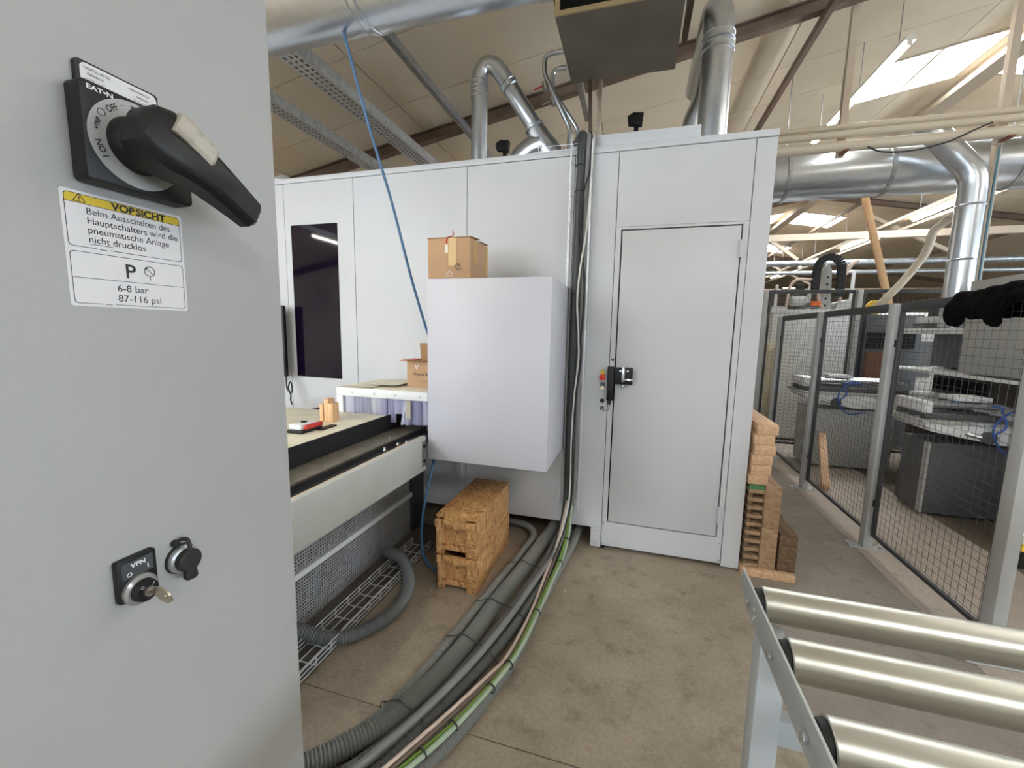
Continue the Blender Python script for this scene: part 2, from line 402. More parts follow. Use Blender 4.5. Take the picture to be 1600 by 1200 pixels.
# ------------------------------------------------------------------ white machine booth
BY = 2.91; BX = .735
booth = T('machine_booth', (-1.3, 4.1, 0), 'large white sheet metal machine booth with a closed service door', 'machine')
MB().box(-4.4, BX-.002, BY+.04, 5.6, .16, 2.70).build('body', 'booth_paint', booth)
MB().box(-4.39, BX-.03, BY+.0385, BY+.0399, .17, 2.695).build('seam_backing', 'dark_hole', booth)  # black sheet added behind the panels, its colour gives the seams their shade
g = .002
for (a, b, z0) in ((-4.4, -2.835, .16), (-2.835, -2.166, .16), (-2.166, -1.21, .16), (-1.21, -.44, .165), (-.44, -.16, .155)):
    x0, x1 = a+g, b-g
    if a == -2.835:
        for (p, q, r, s) in ((x0, -2.775, z0, 2.70), (-2.32, x1, z0, 2.70), (-2.775, -2.32, z0, 1.125), (-2.775, -2.32, 2.375, 2.70)):
            pass
        mb = MB(); mb.box(x0, -2.775, BY, BY+.04, z0, 2.70); mb.box(-2.32, x1, BY, BY+.04, z0, 2.70); mb.box(-2.775, -2.32, BY, BY+.04, z0, 1.125); mb.box(-2.775, -2.32, BY, BY+.04, 2.375, 2.70)
        mb.build('panel', 'booth_paint', booth)
    else:
        MB().box(x0, x1, BY, BY+.04, z0, 2.70).build('panel', 'booth_paint', booth, bevel=.0015, seg=1)
MB().box(-.236, -.16-g, BY, BY+.04, .012, .155).build('panel', 'booth_paint', booth, bevel=.001, seg=1)
MB().box(.625+g, BX, BY, 5.6, .012, 2.70).build('panel', 'booth_paint', booth, bevel=.0015, seg=1)
MB().box(-.16+g, .625-g, BY, BY+.04, 2.235, 2.70).build('panel', 'booth_paint', booth, bevel=.0015, seg=1)
fr = MB(); fr.box(-.16+g, -.125, BY, BY+.036, .21, 2.2335); fr.box(.591, .625-g, BY, BY+.036, .21, 2.2335); fr.box(-.125, .591, BY, BY+.036, 2.218, 2.2335)
fr.build('door_frame', 'booth_paint', booth)
MB().box(-.16+g, .625-g, BY, BY+.04, .03, .2085).build('kick_panel', 'booth_paint', booth, bevel=.0015, seg=1)
door = MB().box(-.1165, .5825, BY-.002, BY+.028, .217, 2.2095).build('door', 'booth_paint', booth, bevel=.002)
MB().box(-.135, .601, BY+.0365, BY+.0384, .2, 2.225).build('door_seal', 'dark_hole', booth)
for (z0, z1) in ((2.02, 2.125), (.31, .43)):
    h = MB(); h.cyl((.589, BY-.012, z0), (.589, BY-.012, z1), .009, 12); h.box(.572, .60, BY-.006, BY, z0+.004, z1-.004)
    h.build('hinge', 'booth_paint', door, smooth=True)
cap = MB()
for a, b in ((-4.4, -1.9), (-1.897, -.44), (-.437, BX+.004)):
    MB().box(a, b, BY-.006, BY+.05, 2.703, 2.742).build('cap_rail', 'booth_paint', booth, bevel=.002)
MB().box(-4.4, BX, BY+.05, 5.6, 2.70, 2.725).build('roof_sheet', 'booth_paint', booth)
MB().box(-.33, .322, BY+.06, BY+.075, 2.726, 2.838).build('top_plate', 'booth_paint', booth, bevel=.001)
MB().box(-2.775+g, -2.32-g, BY-.001, BY+.012, 1.125+g, 2.375-g).build('window_pane', 'sheen_glass', booth)
for (x, z) in ((-.148, .195), (-.148, .045), (.61, .17), (.61, .05), (-.20, .13), (-.20, .04)):
    MB().cyl((x, BY-.004, z), (x, BY, z), .006, 10).build('screw', 'steel', booth, smooth=True)
MB().ring((-.139, BY-.0015, 1.368), (0, 1, 0), .003, .010, .0015).build('grommet', 'black_plastic', booth)
for x in (-.15, .68, -4.3): MB().box(x-.03, x+.03, BY+.05, BY+.11, 0, .16).build('foot', 'steel', booth)
for x in (-4.3, .66): MB().box(x-.03, x+.03, 5.4, 5.5, 0, .16).build('foot', 'steel', booth)
MB().cyl((-.155, BY+.03, 0), (-.155, BY+.03, .012), .022, 16).build('foot', 'black_rubber', booth)
MB().box(-1.28, -1.24, BY-.02, BY-.001, .17, .74).build('pilaster', 'booth_paint', booth)

# door lock, switch and small operator elements
lk = T('safety_lock', (-.14, BY-.03, 1.07), 'black safety interlock with steel lever beside the booth door', 'lock')
MB().box(-.168, -.124, BY-.038, BY, 1.09, 1.322).build('switch_body', 'black_plastic', lk, bevel=.003)
MB().box(-.156, -.136, BY-.03, BY-.006, 1.062, 1.0905).build('gland', 'black_rubber', lk)
MB().box(-.1215, -.003, BY-.042, BY-.005, 1.206, 1.318).build('bolt_housing', 'black_plastic', lk, bevel=.004)
lv = MB().box(-.074, -.054, BY-.058, BY-.0425, 1.225, 1.332); lv.box(-.0535, .002, BY-.052, BY-.0425, 1.23, 1.247)
lv.build('lever', 'chrome', lk, bevel=.003)
MB().cyl((-.064, BY-.03, 1.205), (-.064, BY-.03, 1.178), .009, 10).build('bolt', 'chrome', lk, smooth=True)
for x in (-.084, -.036): MB().cyl((x, BY-.044, 1.297), (x, BY-.042, 1.297), .006, 10).build('screw', 'steel', lk)
one(hose([(-.146, BY-.018, 1.062), (-.147, BY-.018, 1.04), (-.158, BY-.02, 1.02), (-.18, BY-.014, 1.013), (-.196, BY-.006, 1.021), (-.196, BY-.001, 1.031)], .0042, n=8), 'cable', 'cable_grey', 'short grey cable from the door interlock into a hole in the booth', 'cable', smooth=True)
es = T('emergency_stop', (-.195, BY, 1.22), 'red mushroom emergency stop with yellow tab left of the door lock', 'button')
MB().box(-.215, -.187, BY-.014, BY, 1.245, 1.292).build('label_tab', 'yellow_plastic', es, bevel=.004)
MB().tube([(-.201, BY, 1.247), (-.201, BY-.02, 1.247), (-.201, BY-.021, 1.247), (-.201, BY-.034, 1.247), (-.201, BY-.04, 1.247)], [.014, .014, .021, .021, .012], 20).build('mushroom_head', 'red_button', es, smooth=True)
pb = T('push_button', (-.198, BY, 1.15), 'small amber push button under the emergency stop', 'button')
MB().box(-.213, -.184, BY-.006, BY, 1.165, 1.21).build('label_carrier', 'slate_label', pb, bevel=.001)
MB().cyl((-.1985, BY-.006, 1.172), (-.1985, BY-.014, 1.172), .014, 18).build('cap', 'key_brass', pb, smooth=True)
one(MB().cyl((-.197, BY, 1.082), (-.197, BY-.004, 1.082), .015, 20), 'blind_plug', 'black_plastic', 'round black blanking plug below the amber push button', 'plug', smooth=True)
one(MB().ring((-.195, BY-.004, 1.029), (0, 1, 0), .006, .014, .004), 'cable_grommet', 'black_rubber', 'black ring grommet where the grey interlock cable enters the booth', 'grommet')

# ------------------------------------------------------------------ electrical box on the booth front
eb = T('junction_box', (-.83, 2.6, .735), 'plain white sheet metal box projecting from the booth front', 'box')
MB().box(-1.213, -.452, 2.3, 2.895, .738, 1.848).build('housing', 'box_paint', eb, bevel=.004)
MB().box(-1.205, -.46, 2.8955, 2.9095, .746, 1.84).build('back_frame', 'booth_paint', eb)

# ------------------------------------------------------------------ control cabinet with the main switch
CX = -.6
cb = T('control_cabinet', (-1.0, .0, 0), 'light grey control cabinet filling the left foreground', 'cabinet')
MB().box(-1.35, CX, -.6, .6, .1, 2.35).build('body', 'cabinet_paint', cb, bevel=.003)
MB().box(-1.32, CX-.03, -.57, .57, 0, .1).build('plinth', 'anthracite', cb)
UX, UY, EX = Vector((0, 1, 0)), Vector((0, 0, 1)), Vector((1, 0, 0))
def fp(y, z, e=0): return Vector((CX+e, y, z))
def rrect(y0, y1, z0, z1, r, k=5):
    pts = []
    for cy, cz_, a0 in ((y1-r, z1-r, 0), (y0+r, z1-r, 90), (y0+r, z0+r, 180), (y1-r, z0+r, 270)):
        for i in range(k+1):
            a = math.radians(a0+90*i/k); pts.append((cy+r*math.cos(a), cz_+r*math.sin(a)))
    return pts
ms = T('main_switch', (CX, .38, 1.70), 'black rotary main switch with grey dial and long handle', 'switch')
MB().prism(rrect(.325, .437, 1.7045, 1.8075, .006), 'x', CX, CX+.025).build('mounting_plate', 'black_plastic', ms, bevel=.002)
lbp = MB().prism(rrect(.334, .416, 1.8065, 1.834, .004), 'x', CX, CX+.006).build('label_plate', 'black_plastic', ms)
MB().prism(rrect(.338, .414, 1.8105, 1.832, .006), 'x', CX+.006, CX+.0064).build('label_face', 'sticker_white', lbp)
e = .0069
text('HAUPTSCHALTER', .0042, fp(.341, 1.8255, e), UX, UY, 'print_black', lbp, sx=.74)
text('ÖFFNEN IN', .0038, fp(.344, 1.8200, e), UX, UY, 'print_black', lbp, sx=.8)
text('0-STELLUNG', .0038, fp(.343, 1.8145, e), UX, UY, 'print_grey', lbp, sx=.8)
text('MAIN SWITCH', .0042, fp(.384, 1.8255, e), UX, UY, 'print_black', lbp, sx=.8)
text('OPEN IN', .0038, fp(.391, 1.8200, e), UX, UY, 'print_black', lbp, sx=.85)
text('OFF POSITION', .0038, fp(.387, 1.8145, e), UX, UY, 'print_grey', lbp, sx=.75)
text('E·T·N', .0075, fp(.331, 1.7985, .0253), UX, UY, 'print_white', ms, sx=1.3, bold=.0001) if False else text('EAT•N', .0068, fp(.331, 1.7985, .0253), UX, UY, 'print_white', ms, sx=1.25, bold=.0002)
cy, czz, RD = .3755, 1.756, .0475
MB().ring(fp(cy, czz, .0252), EX, .022, RD, .0012, 48).build('dial', 'dial_grey', ms)
def arc_text(body, ang, rad, size, m='print_black', rot=0, **k):
    a = math.radians(ang); c = fp(cy+rad*math.cos(a), czz+rad*math.sin(a), .0268)
    t = math.radians(ang-90+rot); ux = UX*math.cos(t)+UY*math.sin(t); uy = -UX*math.sin(t)+UY*math.cos(t)
    text(body, size, c, ux, uy, m, ms, align='CENTER', **k)
arc_text('OFF', 126, .0365, .0088, sx=.85, bold=.0002); arc_text('RESET', 88, .0395, .0052, sx=.85, bold=.0002)
arc_text('–', 108, .039, .008); arc_text('+TRIP', 166, .0375, .0058, sx=.9, bold=.0002)
arc_text('I ON', 203, .0365, .0088, sx=.95, bold=.0002)
a = math.radians(146); MB().ring(fp(cy+.0405*math.cos(a), czz+.0405*math.sin(a), .0264), EX, .0032, .0039, .0004, 24).build('lettering', 'print_black', ms)
# hub and handle
HA = math.radians(-26); hd = Vector((0, math.cos(HA), math.sin(HA))); hn = Vector((0, -math.sin(HA), math.cos(HA)))
MB().tube([fp(cy, czz, .0262), fp(cy, czz, .045), fp(cy, czz, .0475)], [.031, .0285, .0265], 40).build('collar', 'black_plastic', ms, smooth=True)
def hpt(u, v, e): return fp(.377, 1.7525, e) + hd*u + hn*v
hm = MB()
secs = [(-.036, -.012, .016, .055, .080), (-.030, -.022, .027, .050, .088), (-.015, -.030, .034, .0478, .093), (.005, -.031, .034, .0478, .096), (.022, -.026, .031, .0478, .097), (.045, -.0215, .027, .058, .096), (.080, -.0205, .0235, .062, .093), (.112, -.020, .0205, .064, .090), (.1165, -.0165, .017, .067, .087)]
vs = []
for (u, v0, v1, e0, e1) in secs:
    m_, h_ = (v0+v1)/2, (v1-v0)/2
    for (v, e) in ((-1, e0+.003), (-1, e1-.010), (-.82, e1-.003), (-.6, e1), (.6, e1), (.82, e1-.003), (1, e1-.010), (1, e0+.003), (.85, e0), (.3, e0), (-.3, e0), (-.85, e0)): vs.append(hpt(u, m_+v*h_, e))
fs = [(i*12+k, i*12+(k+1) % 12, (i+1)*12+(k+1) % 12, (i+1)*12+k) for i in range(len(secs)-1) for k in range(12)] + [tuple(range(11, -1, -1)), tuple((len(secs)-1)*12+k for k in range(12))]
hm.add(vs, fs); hdl = hm.build('handle', 'black_plastic', ms, smooth=True, ang=28)
tb = MB(); vs = []
for (u, hw, e0, e1) in ((-.014, .0125, .088, .0985), (-.012, .013, .088, .1005), (.032, .0125, .085, .0995), (.036, .0115, .085, .097)):
    for (v, e) in ((-hw, e0), (-hw, e1-.002), (-hw*.6, e1), (hw*.6, e1), (hw, e1-.002), (hw, e0)): vs.append(hpt(u, v+.0185-.06*(u+.01), e))
tb.add(vs, [(i*6+k, i*6+(k+1) % 6, (i+1)*6+(k+1) % 6, (i+1)*6+k) for i in range(3) for k in range(6)] + [tuple(range(5, -1, -1)), tuple(18+k for k in range(6))])
tb.build('lock_tab', 'tab_grey', hdl)
# stickers
def frame_line(pts, wd, e, name, m, parent):
    mb = MB(); k = len(pts)
    cy_ = sum(p[0] for p in pts)/k; cz_ = sum(p[1] for p in pts)/k
    y0, y1 = min(p[0] for p in pts), max(p[0] for p in pts); z0, z1 = min(p[1] for p in pts), max(p[1] for p in pts)
    sy = 1-2*wd/(y1-y0); sz = 1-2*wd/(z1-z0); my, mz = (y0+y1)/2, (z0+z1)/2
    inn = [(my+(p[0]-my)*sy, mz+(p[1]-mz)*sz) for p in pts]
    mb.add([fp(p[0], p[1], e) for p in pts]+[fp(p[0], p[1], e) for p in inn], [(i, (i+1) % k, (i+1) % k+k, i+k) for i in range(k)])
    return mb.build(name, m, parent)
st = T('caution_sticker', (CX, .375, 1.568), 'white and yellow VORSICHT sticker with pressure data under the main switch', 'sticker')
MB().prism(rrect(.3115, .4375, 1.5685, 1.6945, .003), 'x', CX, CX+.0004).build('backing', 'sticker_white', st)
oy, oz = .3115, 1.6945
W_ = .126
MB().prism([(oy+.003, oz-.013), (oy+W_-.003, oz-.013), (oy+W_-.003, oz-.007), (oy+W_-.006, oz-.003), (oy+.006, oz-.003), (oy+.003, oz-.007)], 'x', CX+.0004, CX+.0006).build('yellow_band', 'sticker_yellow', st)
e = .0008
frame_line(rrect(oy+.003, oy+W_-.003, oz-.0605, oz-.003, .004), .0006, e, 'border_line', 'print_black', st)
MB().prism([(oy+.003, oz-.0132), (oy+W_-.003, oz-.0132), (oy+W_-.003, oz-.0127), (oy+.003, oz-.0127)], 'x', CX+.0006, CX+.0009).build('border_line', 'print_black', st)
frame_line(rrect(oy+.003, oy+W_-.003, oz-.123, oz-.0655, .004), .0006, e, 'border_line', 'print_black', st)
MB().prism([(oy+.003, oz-.0945), (oy+W_-.003, oz-.0945), (oy+W_-.003, oz-.094), (oy+.003, oz-.094)], 'x', CX+.0006, CX+.0009).build('border_line', 'print_black', st)
text('VORSICHT', .0110, fp(oy+.076, oz-.0120, e+.0002), UX, UY, 'print_black', st, align='CENTER', sx=1.12, bold=.0004)
for k, ln in enumerate(('Beim Ausschalten des', 'Hauptschalters wird die', 'pneumatische Anlage', 'nicht drucklos')):
    text(ln, .0106, fp(oy+.0215, oz-.0235-.0102*k, e), UX, UY, 'print_black', st, sx=.955)
MB().prism([(oy+.0215, oz-.0562), (oy+.045, oz-.0562), (oy+.045, oz-.0557), (oy+.0215, oz-.0557)], 'x', CX+.0006, CX+.0009).build('underline', 'print_black', st)
text('P', .0235, fp(oy+.054, oz-.0895, e), UX, UY, 'print_black', st, bold=.0003)
gy, gz = oy+.0815, oz-.0785
MB().ring(fp(gy, gz, .0007), EX, .0055, .0062, .0003, 28).build('gauge_symbol', 'print_black', st)
gs = MB(); gs.bar(fp(gy-.0045, gz+.004, .0009), fp(gy+.0045, gz-.004, .0009), .0006, .0002, up=EX); gs.bar(fp(gy, gz-.0062, .0009), fp(gy, gz-.0112, .0009), .0006, .0002, up=EX)
gs.add([fp(gy-.0052, gz+.0045, .001), fp(gy-.0022, gz+.0038, .001), fp(gy-.004, gz+.0015, .001)], [(0, 1, 2)]); gs.build('gauge_symbol', 'print_black', st)
text('6-8 bar', .0115, fp(oy+.0445, oz-.1065, e), UX, UY, 'print_black', st)
text('87-116 psi', .0115, fp(oy+.0445, oz-.1185, e), UX, UY, 'print_black', st)
ty, tz = oy+.0165, oz-.0115
tr = MB(); A, B, C_ = (ty-.0055, tz), (ty+.0055, tz), (ty, tz+.0085)
for p, q in ((A, B), (B, C_), (C_, A)): tr.bar(fp(p[0], p[1], .0009), fp(q[0], q[1], .0009), .0007, .0002, up=EX)
tr.build('warning_triangle', 'print_black', st)
text('!', .007, fp(ty, tz+.001, .001), UX, UY, 'print_black', st, align='CENTER', bold=.0002)
for (yy, zz) in ((oy+.034, oz-.0612), (oy+.034, oz-.1236)):
    MB().prism([(yy-.006, zz-.001), (yy+.007, zz-.001), (yy+.007, zz+.002), (yy-.006, zz+.002)], 'x', CX+.0005, CX+.0009).build('code_gap', 'sticker_white', st)
    MB().prism([(yy-.003, zz), (yy+.004, zz), (yy+.004, zz+.001), (yy-.003, zz+.001)], 'x', CX+.0009, CX+.001).build('code_print', 'print_grey', st)
# VPN key switch
vp = T('key_switch', (CX, .34, 1.195), 'VPN key switch with silver ring and key in it', 'switch')
MB().prism(rrect(.3215, .3655, 1.203, 1.2585, .003), 'x', CX-.001, CX+.008).build('label_carrier', 'black_plastic', vp, bevel=.001)
MB().prism([(.3265, 1.2325), (.3615, 1.2325), (.3615, 1.2535), (.3265, 1.2535)], 'x', CX+.008, CX+.0084).build('label_insert', 'slate_label', vp)
text('VPN', .0080, fp(.3445, 1.2450, .0088), UX, UY, 'print_white', vp, align='CENTER', bold=.0003, sx=1.1)
text('O', .0075, fp(.331, 1.2350, .0088), UX, UY, 'print_white', vp, bold=.0002)
text('I', .0075, fp(.354, 1.2370, .0088), UX, UY, 'print_white', vp, bold=.0003)
ky, kz = .3435, 1.2135
MB().tube([fp(ky, kz, .008), fp(ky, kz, .0125), fp(ky, kz, .0155)], [.0195, .0195, .0165], 36).build('ring', 'ring_silver', vp, smooth=True)
MB().tube([fp(ky, kz, .0155), fp(ky, kz, .0225), fp(ky, kz, .024)], [.0145, .0135, .012], 32).build('lock_body', 'black_plastic', vp, smooth=True)
text('O', .005, fp(ky-.008, kz+.0055, .0243), UX, UY, 'print_white', vp); MB().bar(fp(ky+.005, kz+.005, .0243), fp(ky+.008, kz+.009, .0243), .0006, .0003, up=EX).build('mark', 'print_white', vp)
MB().cyl(fp(ky, kz, .024), fp(ky, kz, .0275), .0062, 20).build('lock_core', 'steel', vp, smooth=True)
kd = Vector((0, .30, -.95)).normalized(); kq = kd
ks = MB().bar(fp(ky, kz, .0275), fp(ky, kz, .036), .0016, .006, up=kd); ks.build('key_shank', 'key_brass', vp)
pts = []; c0 = fp(ky, kz, .049)
kb = MB(); k = 24; kw = kd.cross(EX).normalized()
for sgn in (-1, 1):
    for i in range(k):
        a = 2*math.pi*i/k; pts.append(c0 + EX*(.0145*math.cos(a)) + kd*(.0135*math.sin(a)) + kw*(.0010*sgn))
hole = []
for sgn in (-1, 1):
    for i in range(k):
        a = 2*math.pi*i/k; hole.append(c0 + EX*(.006+.003*math.cos(a)) + kd*(.004*math.sin(a)) + kw*(.0010*sgn))
kb.add(pts+hole, [(i, (i+1) % k, (i+1) % k+k, i+k) for i in range(k)] + [(2*k+i, 2*k+(i+1) % k, 3*k+(i+1) % k, 3*k+i) for i in range(k)]
       + [(i, (i+1) % k, 2*k+(i+1) % k, 2*k+i) for i in range(k)] + [(k+i, k+(i+1) % k, 3*k+(i+1) % k, 3*k+i) for i in range(k)])
kb.build('key_bow', 'key_brass', vp, smooth=True)
# capped lock
cl = T('capped_lock', (CX, .4, 1.19), 'round black capped socket with silver ring right of the VPN switch', 'socket')
ly, lz = .4005, 1.2225
MB().tube([fp(ly, lz, -.001), fp(ly, lz, .004)], [.0215, .0205], 32).build('base_ring', 'black_rubber', cl, smooth=True)
MB().tube([fp(ly, lz, .004), fp(ly, lz, .009), fp(ly, lz, .011)], [.0198, .0195, .0165], 32).build('ring', 'ring_silver', cl, smooth=True)
MB().tube([fp(ly, lz, .011), fp(ly, lz, .0195), fp(ly, lz, .0215)], [.0158, .0155, .0135], 32).build('cap', 'black_rubber', cl, smooth=True)
MB().prism([(ly-.007, lz-.008), (ly+.007, lz-.008), (ly+.0085, lz-.026), (ly+.004, lz-.0285), (ly-.006, lz-.0275), (ly-.0085, lz-.024)], 'x', CX+.013, CX+.021).build('cap_tab', 'black_rubber', cl, bevel=.0015)
one_ = smooth_path([fp(ly-.006, lz+.0185, .004), fp(ly-.007, lz+.026, .004), fp(ly-.002, lz+.0305, .008), fp(ly+.001, lz+.0295, .015), fp(ly+.001, lz+.021, .018), fp(ly, lz+.013, .019)], .003)
MB().tube(one_, .0026, 10).build('strap', 'black_rubber', cl, smooth=True)
MB().cyl(fp(ly-.007, lz+.0255, 0), fp(ly-.007, lz+.0255, .006), .0048, 16).build('strap_eye', 'black_rubber', cl, smooth=True)

# ------------------------------------------------------------------ left conveyor with side beam
cv = T('feed_conveyor', (-1.5, 1.6, 0), 'grey feed conveyor with long side beam running into the booth', 'conveyor')
MB().prism([(-1.222, .672), (-1.222, .884), (-1.228, .89), (-1.246, .89), (-1.246, .88), (-1.232, .876), (-1.232, .686), (-1.30, .686), (-1.30, .672)], 'y', .62, 2.29).build('side_beam', 'rail_paint', cv, bevel=.002)
MB().box(-1.262, -1.2465, .62, 2.3, .86, .884).build('wood_strip', 'pine_strip', cv)
MB().box(-1.40, -1.2625, .62, 2.6, .82, .835).build('groove', 'dark_panel', cv)
MB().box(-1.548, -1.39, .62, 2.62, .862, .874).build('slide_bar', 'belt_steel', cv, bevel=.002)
MB().box(-1.5485, -1.39, .62, 2.62, .72, .8615).build('slide_support', 'dark_panel', cv)
MB().box(-1.56, -1.549, .62, 2.58, .72, .975).build('guard_strip', 'black_matte', cv)
MB().box(-2.75, -1.561, .62, 2.395, .94, .972).build('table_top', 'beige_top', cv, bevel=.002)
MB().box(-1.3195, -1.22, 2.24, 2.288, .70, .86).build('end_bracket', 'galv_dull', cv)
for z in (.735, .83): MB().cyl((-1.2195, 2.262, z), (-1.215, 2.262, z), .012, 14).build('bolt_hole', 'dark_hole', cv)
for (x, y, z) in ((-1.42, 2.2, .874), (-1.44, 2.08, .874), (-1.50, 1.42, .874)): MB().tube([(x, y, z), (x, y, z+.012), (x, y, z+.016)], [.009, .009, .004], 12).build('bolt', 'chrome', cv, smooth=True)
for (x, y) in ((-1.34, 2.02), (-1.33, 2.14), (-1.30, 2.19)): MB().tube([(x, y, .835), (x, y, .86), (x, y, .875)], [.011, .011, .006], 12).build('bolt', 'chrome', cv, smooth=True)
def perforated(mb, x, y0, y1, z0, z1, p, t=.0012, frac=.56):
    ny = int((y1-y0)/p); nz = int((z1-z0)/p); hw = p*frac/2
    for i in range(ny):
        for j in range(nz):
            a, b = y0+i*p, z0+j*p; cy, cz_ = a+p/2, b+p/2
            o = [(a, b), (a+p, b), (a+p, b+p), (a, b+p)]; h = [(cy-hw, cz_-hw), (cy+hw, cz_-hw), (cy+hw, cz_+hw), (cy-hw, cz_+hw)]
            mb.add([(x, *q) for q in o] + [(x, *q) for q in h] + [(x-t*2, *q) for q in h],
                   [(0, 1, 5, 4), (1, 2, 6, 5), (2, 3, 7, 6), (3, 0, 4, 7), (4, 5, 9, 8), (5, 6, 10, 9), (6, 7, 11, 10), (7, 4, 8, 11)])
pf = MB(); perforated(pf, -1.575, .75, 2.70, .012, .672, .0175, frac=.6); pf.build('perforated_sheet', 'perforated_steel', cv)['kind'] = 'stuff'
MB().box(-1.574, -1.558, .75, 2.70, .29, .318).build('sheet_rail', 'machine_white', cv)
MB().box(-1.60, -1.56, 2.70, 2.88, 0, .70).build('end_panel', 'dark_panel', cv)
MB().box(-2.3, -2.28, .7, 2.7, 0, .94).build('rear_panel', 'dark_panel', cv)
MB().box(-2.28, -1.62, .74, .76, 0, .94).build('end_panel', 'dark_panel', cv)
for (y) in (.9, 1.75, 2.6): MB().box(-1.66, -1.60, y-.03, y+.03, 0, .72).build('leg', 'galv_dull', cv)
for z, y in ((.55, 1.35), (.42, 2.0)): MB().box(-1.95, -1.70, y-.2, y+.2, z-.12, z+.12).build('drive_box', 'rust', cv)
MB().box(-1.5, -1.306, 2.10, 2.14, .66, .7195).build('cross_arm', 'rail_paint', cv)
# table things
tl = T('hand_tool', (-1.745, 1.87, .972), 'white and red hand tool on a black base on the beige table', 'tool')
MB().box(-1.80, -1.70, 1.79, 1.95, .9725, .99).build('base', 'black_plastic', tl, bevel=.004)
MB().box(-1.795, -1.715, 1.80, 1.93, .9905, 1.02).build('body', 'white_plastic', tl, bevel=.006)
MB().box(-1.7145, -1.695, 1.82, 1.95, .9905, 1.015).build('side_grip', 'red_plastic', tl, bevel=.004)
MB().cyl((-1.755, 1.87, 1.0205), (-1.755, 1.87, 1.026), .016, 16).build('knob', 'black_plastic', tl, smooth=True)
MB().box(-1.70, -1.66, 1.90, 2.02, .9725, .981).build('blade', 'black_plastic', tl)
for k, (x, y, wd, h) in enumerate(((-1.80, 2.13, .032, .14), (-1.762, 2.12, .034, .115), (-1.832, 2.125, .024, .108))):
    one(MB().box(x-wd/2, x+wd/2, y-.03, y+.03, .9725, .9725+h), 'wood_block', 'wood_pale', ('tallest pale wood block standing on the beige table', 'pale wood block on the table, right of the tallest one', 'narrow pale wood block on the table, left of the tallest one')[k], 'wood block', 'offcut blocks on the table', bevel=.002)
# strip curtain tunnel
ct = T('curtain_tunnel', (-1.58, 2.65, .7), 'white framed tunnel with clear plastic strip curtain beside the junction box', 'machine')
MB().box(-1.962, -1.264, 2.405, 2.905, 1.128, 1.143).build('top_board', 'beige_top', ct, bevel=.002)
MB().box(-1.962, -1.264, 2.395, 2.4045, 1.085, 1.143).build('front_rail', 'machine_white', ct, bevel=.002)
MB().box(-1.962, -1.915, 2.396, 2.43, .73, 1.0845).build('post', 'machine_white', ct, bevel=.002)
for x in (-1.83, -1.66, -1.5, -1.32): MB().cyl((x, 2.3955, 1.112), (x, 2.391, 1.112), .007, 12).build('screw', 'steel', ct, smooth=True)
mat('pvc_strip', srgb(196, 198, 216), .12, noise=(2.2, srgb(150, 151, 184), .4, .6, (6, 1, .1)), alpha=.66, spec=.8)
mat('pvc_strip_clear', srgb(214, 216, 232), .1, noise=(2.2, srgb(180, 180, 214), .4, .6, (6, 1, .1)), alpha=.5, spec=.8)
for k in range(10):
    x = -1.905 + k*.0645; y = 2.414 + (k % 2)*.010; nn = 8; nq = 6; vs = []; mb = MB()
    bend = .035 if k == 7 else .006*random.uniform(.3, 1)
    for i in range(nn+1):
        z = 1.126 - (.205 if k != 6 else .14)*i/nn
        for q in range(nq+1):
            vs.append((x+q*.0118, y - bend*(i/nn)**1.5*(1+.4*math.sin(q*1.7+k)) - .009*math.sin(math.pi*q/nq), z))
    m_ = len(vs); vs += [(a, b+.0025, c) for a, b, c in vs]
    fs = [(i*(nq+1)+q, i*(nq+1)+q+1, (i+1)*(nq+1)+q+1, (i+1)*(nq+1)+q) for i in range(nn) for q in range(nq)]
    fs += [tuple(j+m_ for j in f[::-1]) for f in fs]
    mb.add(vs, fs); mb.build('curtain_strip', 'pvc_strip' if k % 3 else 'pvc_strip_clear', ct, smooth=True)
mat('flap_grey', srgb(176, 168, 150), .7)
MB().box(-1.42, -1.385, 2.388, 2.391, .96, 1.08).build('tape_flap', 'flap_grey', ct)
MB().box(-1.91, -1.27, 2.86, 2.9, .88, 1.127).build('tunnel_back', 'dark_panel', ct)
# papers and little box on the tunnel
def sheet(pts, z, curl=0):
    mb = MB(); n = 6; A, B, C, D = [Vector(p) for p in pts]; vs = []
    for i in range(n+1):
        for j in range(n+1):
            u, v = i/n, j/n; p = A*(1-u)*(1-v)+B*u*(1-v)+C*u*v+D*(1-u)*v
            vs.append((p.x, p.y, z + curl*(u*u*.6 + .4*math.sin(v*3)*u)))
    k = len(vs); vs += [(a, b, c+.0008) for a, b, c in vs]; q = n+1
    fs = [(i*q+j, i*q+j+1, (i+1)*q+j+1, (i+1)*q+j) for i in range(n) for j in range(n)]
    fs += [tuple(x+k for x in f) for f in fs]
    mb.add(vs, fs); return mb
one(sheet([(-1.92, 2.43), (-1.70, 2.42), (-1.62, 2.72), (-1.86, 2.78)], 1.1435, .012), 'paper_sheet', 'paper', 'cream paper sheet lying at the left end of the tunnel top', 'paper', smooth=True)
one(sheet([(-1.80, 2.50), (-1.56, 2.50), (-1.56, 2.84), (-1.80, 2.84)], 1.158, .004), 'paper_sheet', 'paper', 'second paper sheet on the tunnel, closer to the open carton', 'paper', smooth=True)
sb = T('open_carton', (-1.42, 2.68, 1.143), 'small open brown carton on the tunnel beside the junction box', 'box')
x0, x1, y0, y1, z0, z1 = -1.53, -1.30, 2.60, 2.80, 1.1435, 1.325; t = .004
b = MB().box(x0, x1, y0, y0+t, z0, z1); b.box(x0, x1, y1-t, y1, z0, z1); b.box(x0, x0+t, y0+t, y1-t, z0, z1); b.box(x1-t, x1, y0+t, y1-t, z0, z1); b.box(x0+t, x1-t, y0+t, y1-t, z0, z0+t)
b.build('body', 'cardboard', sb)
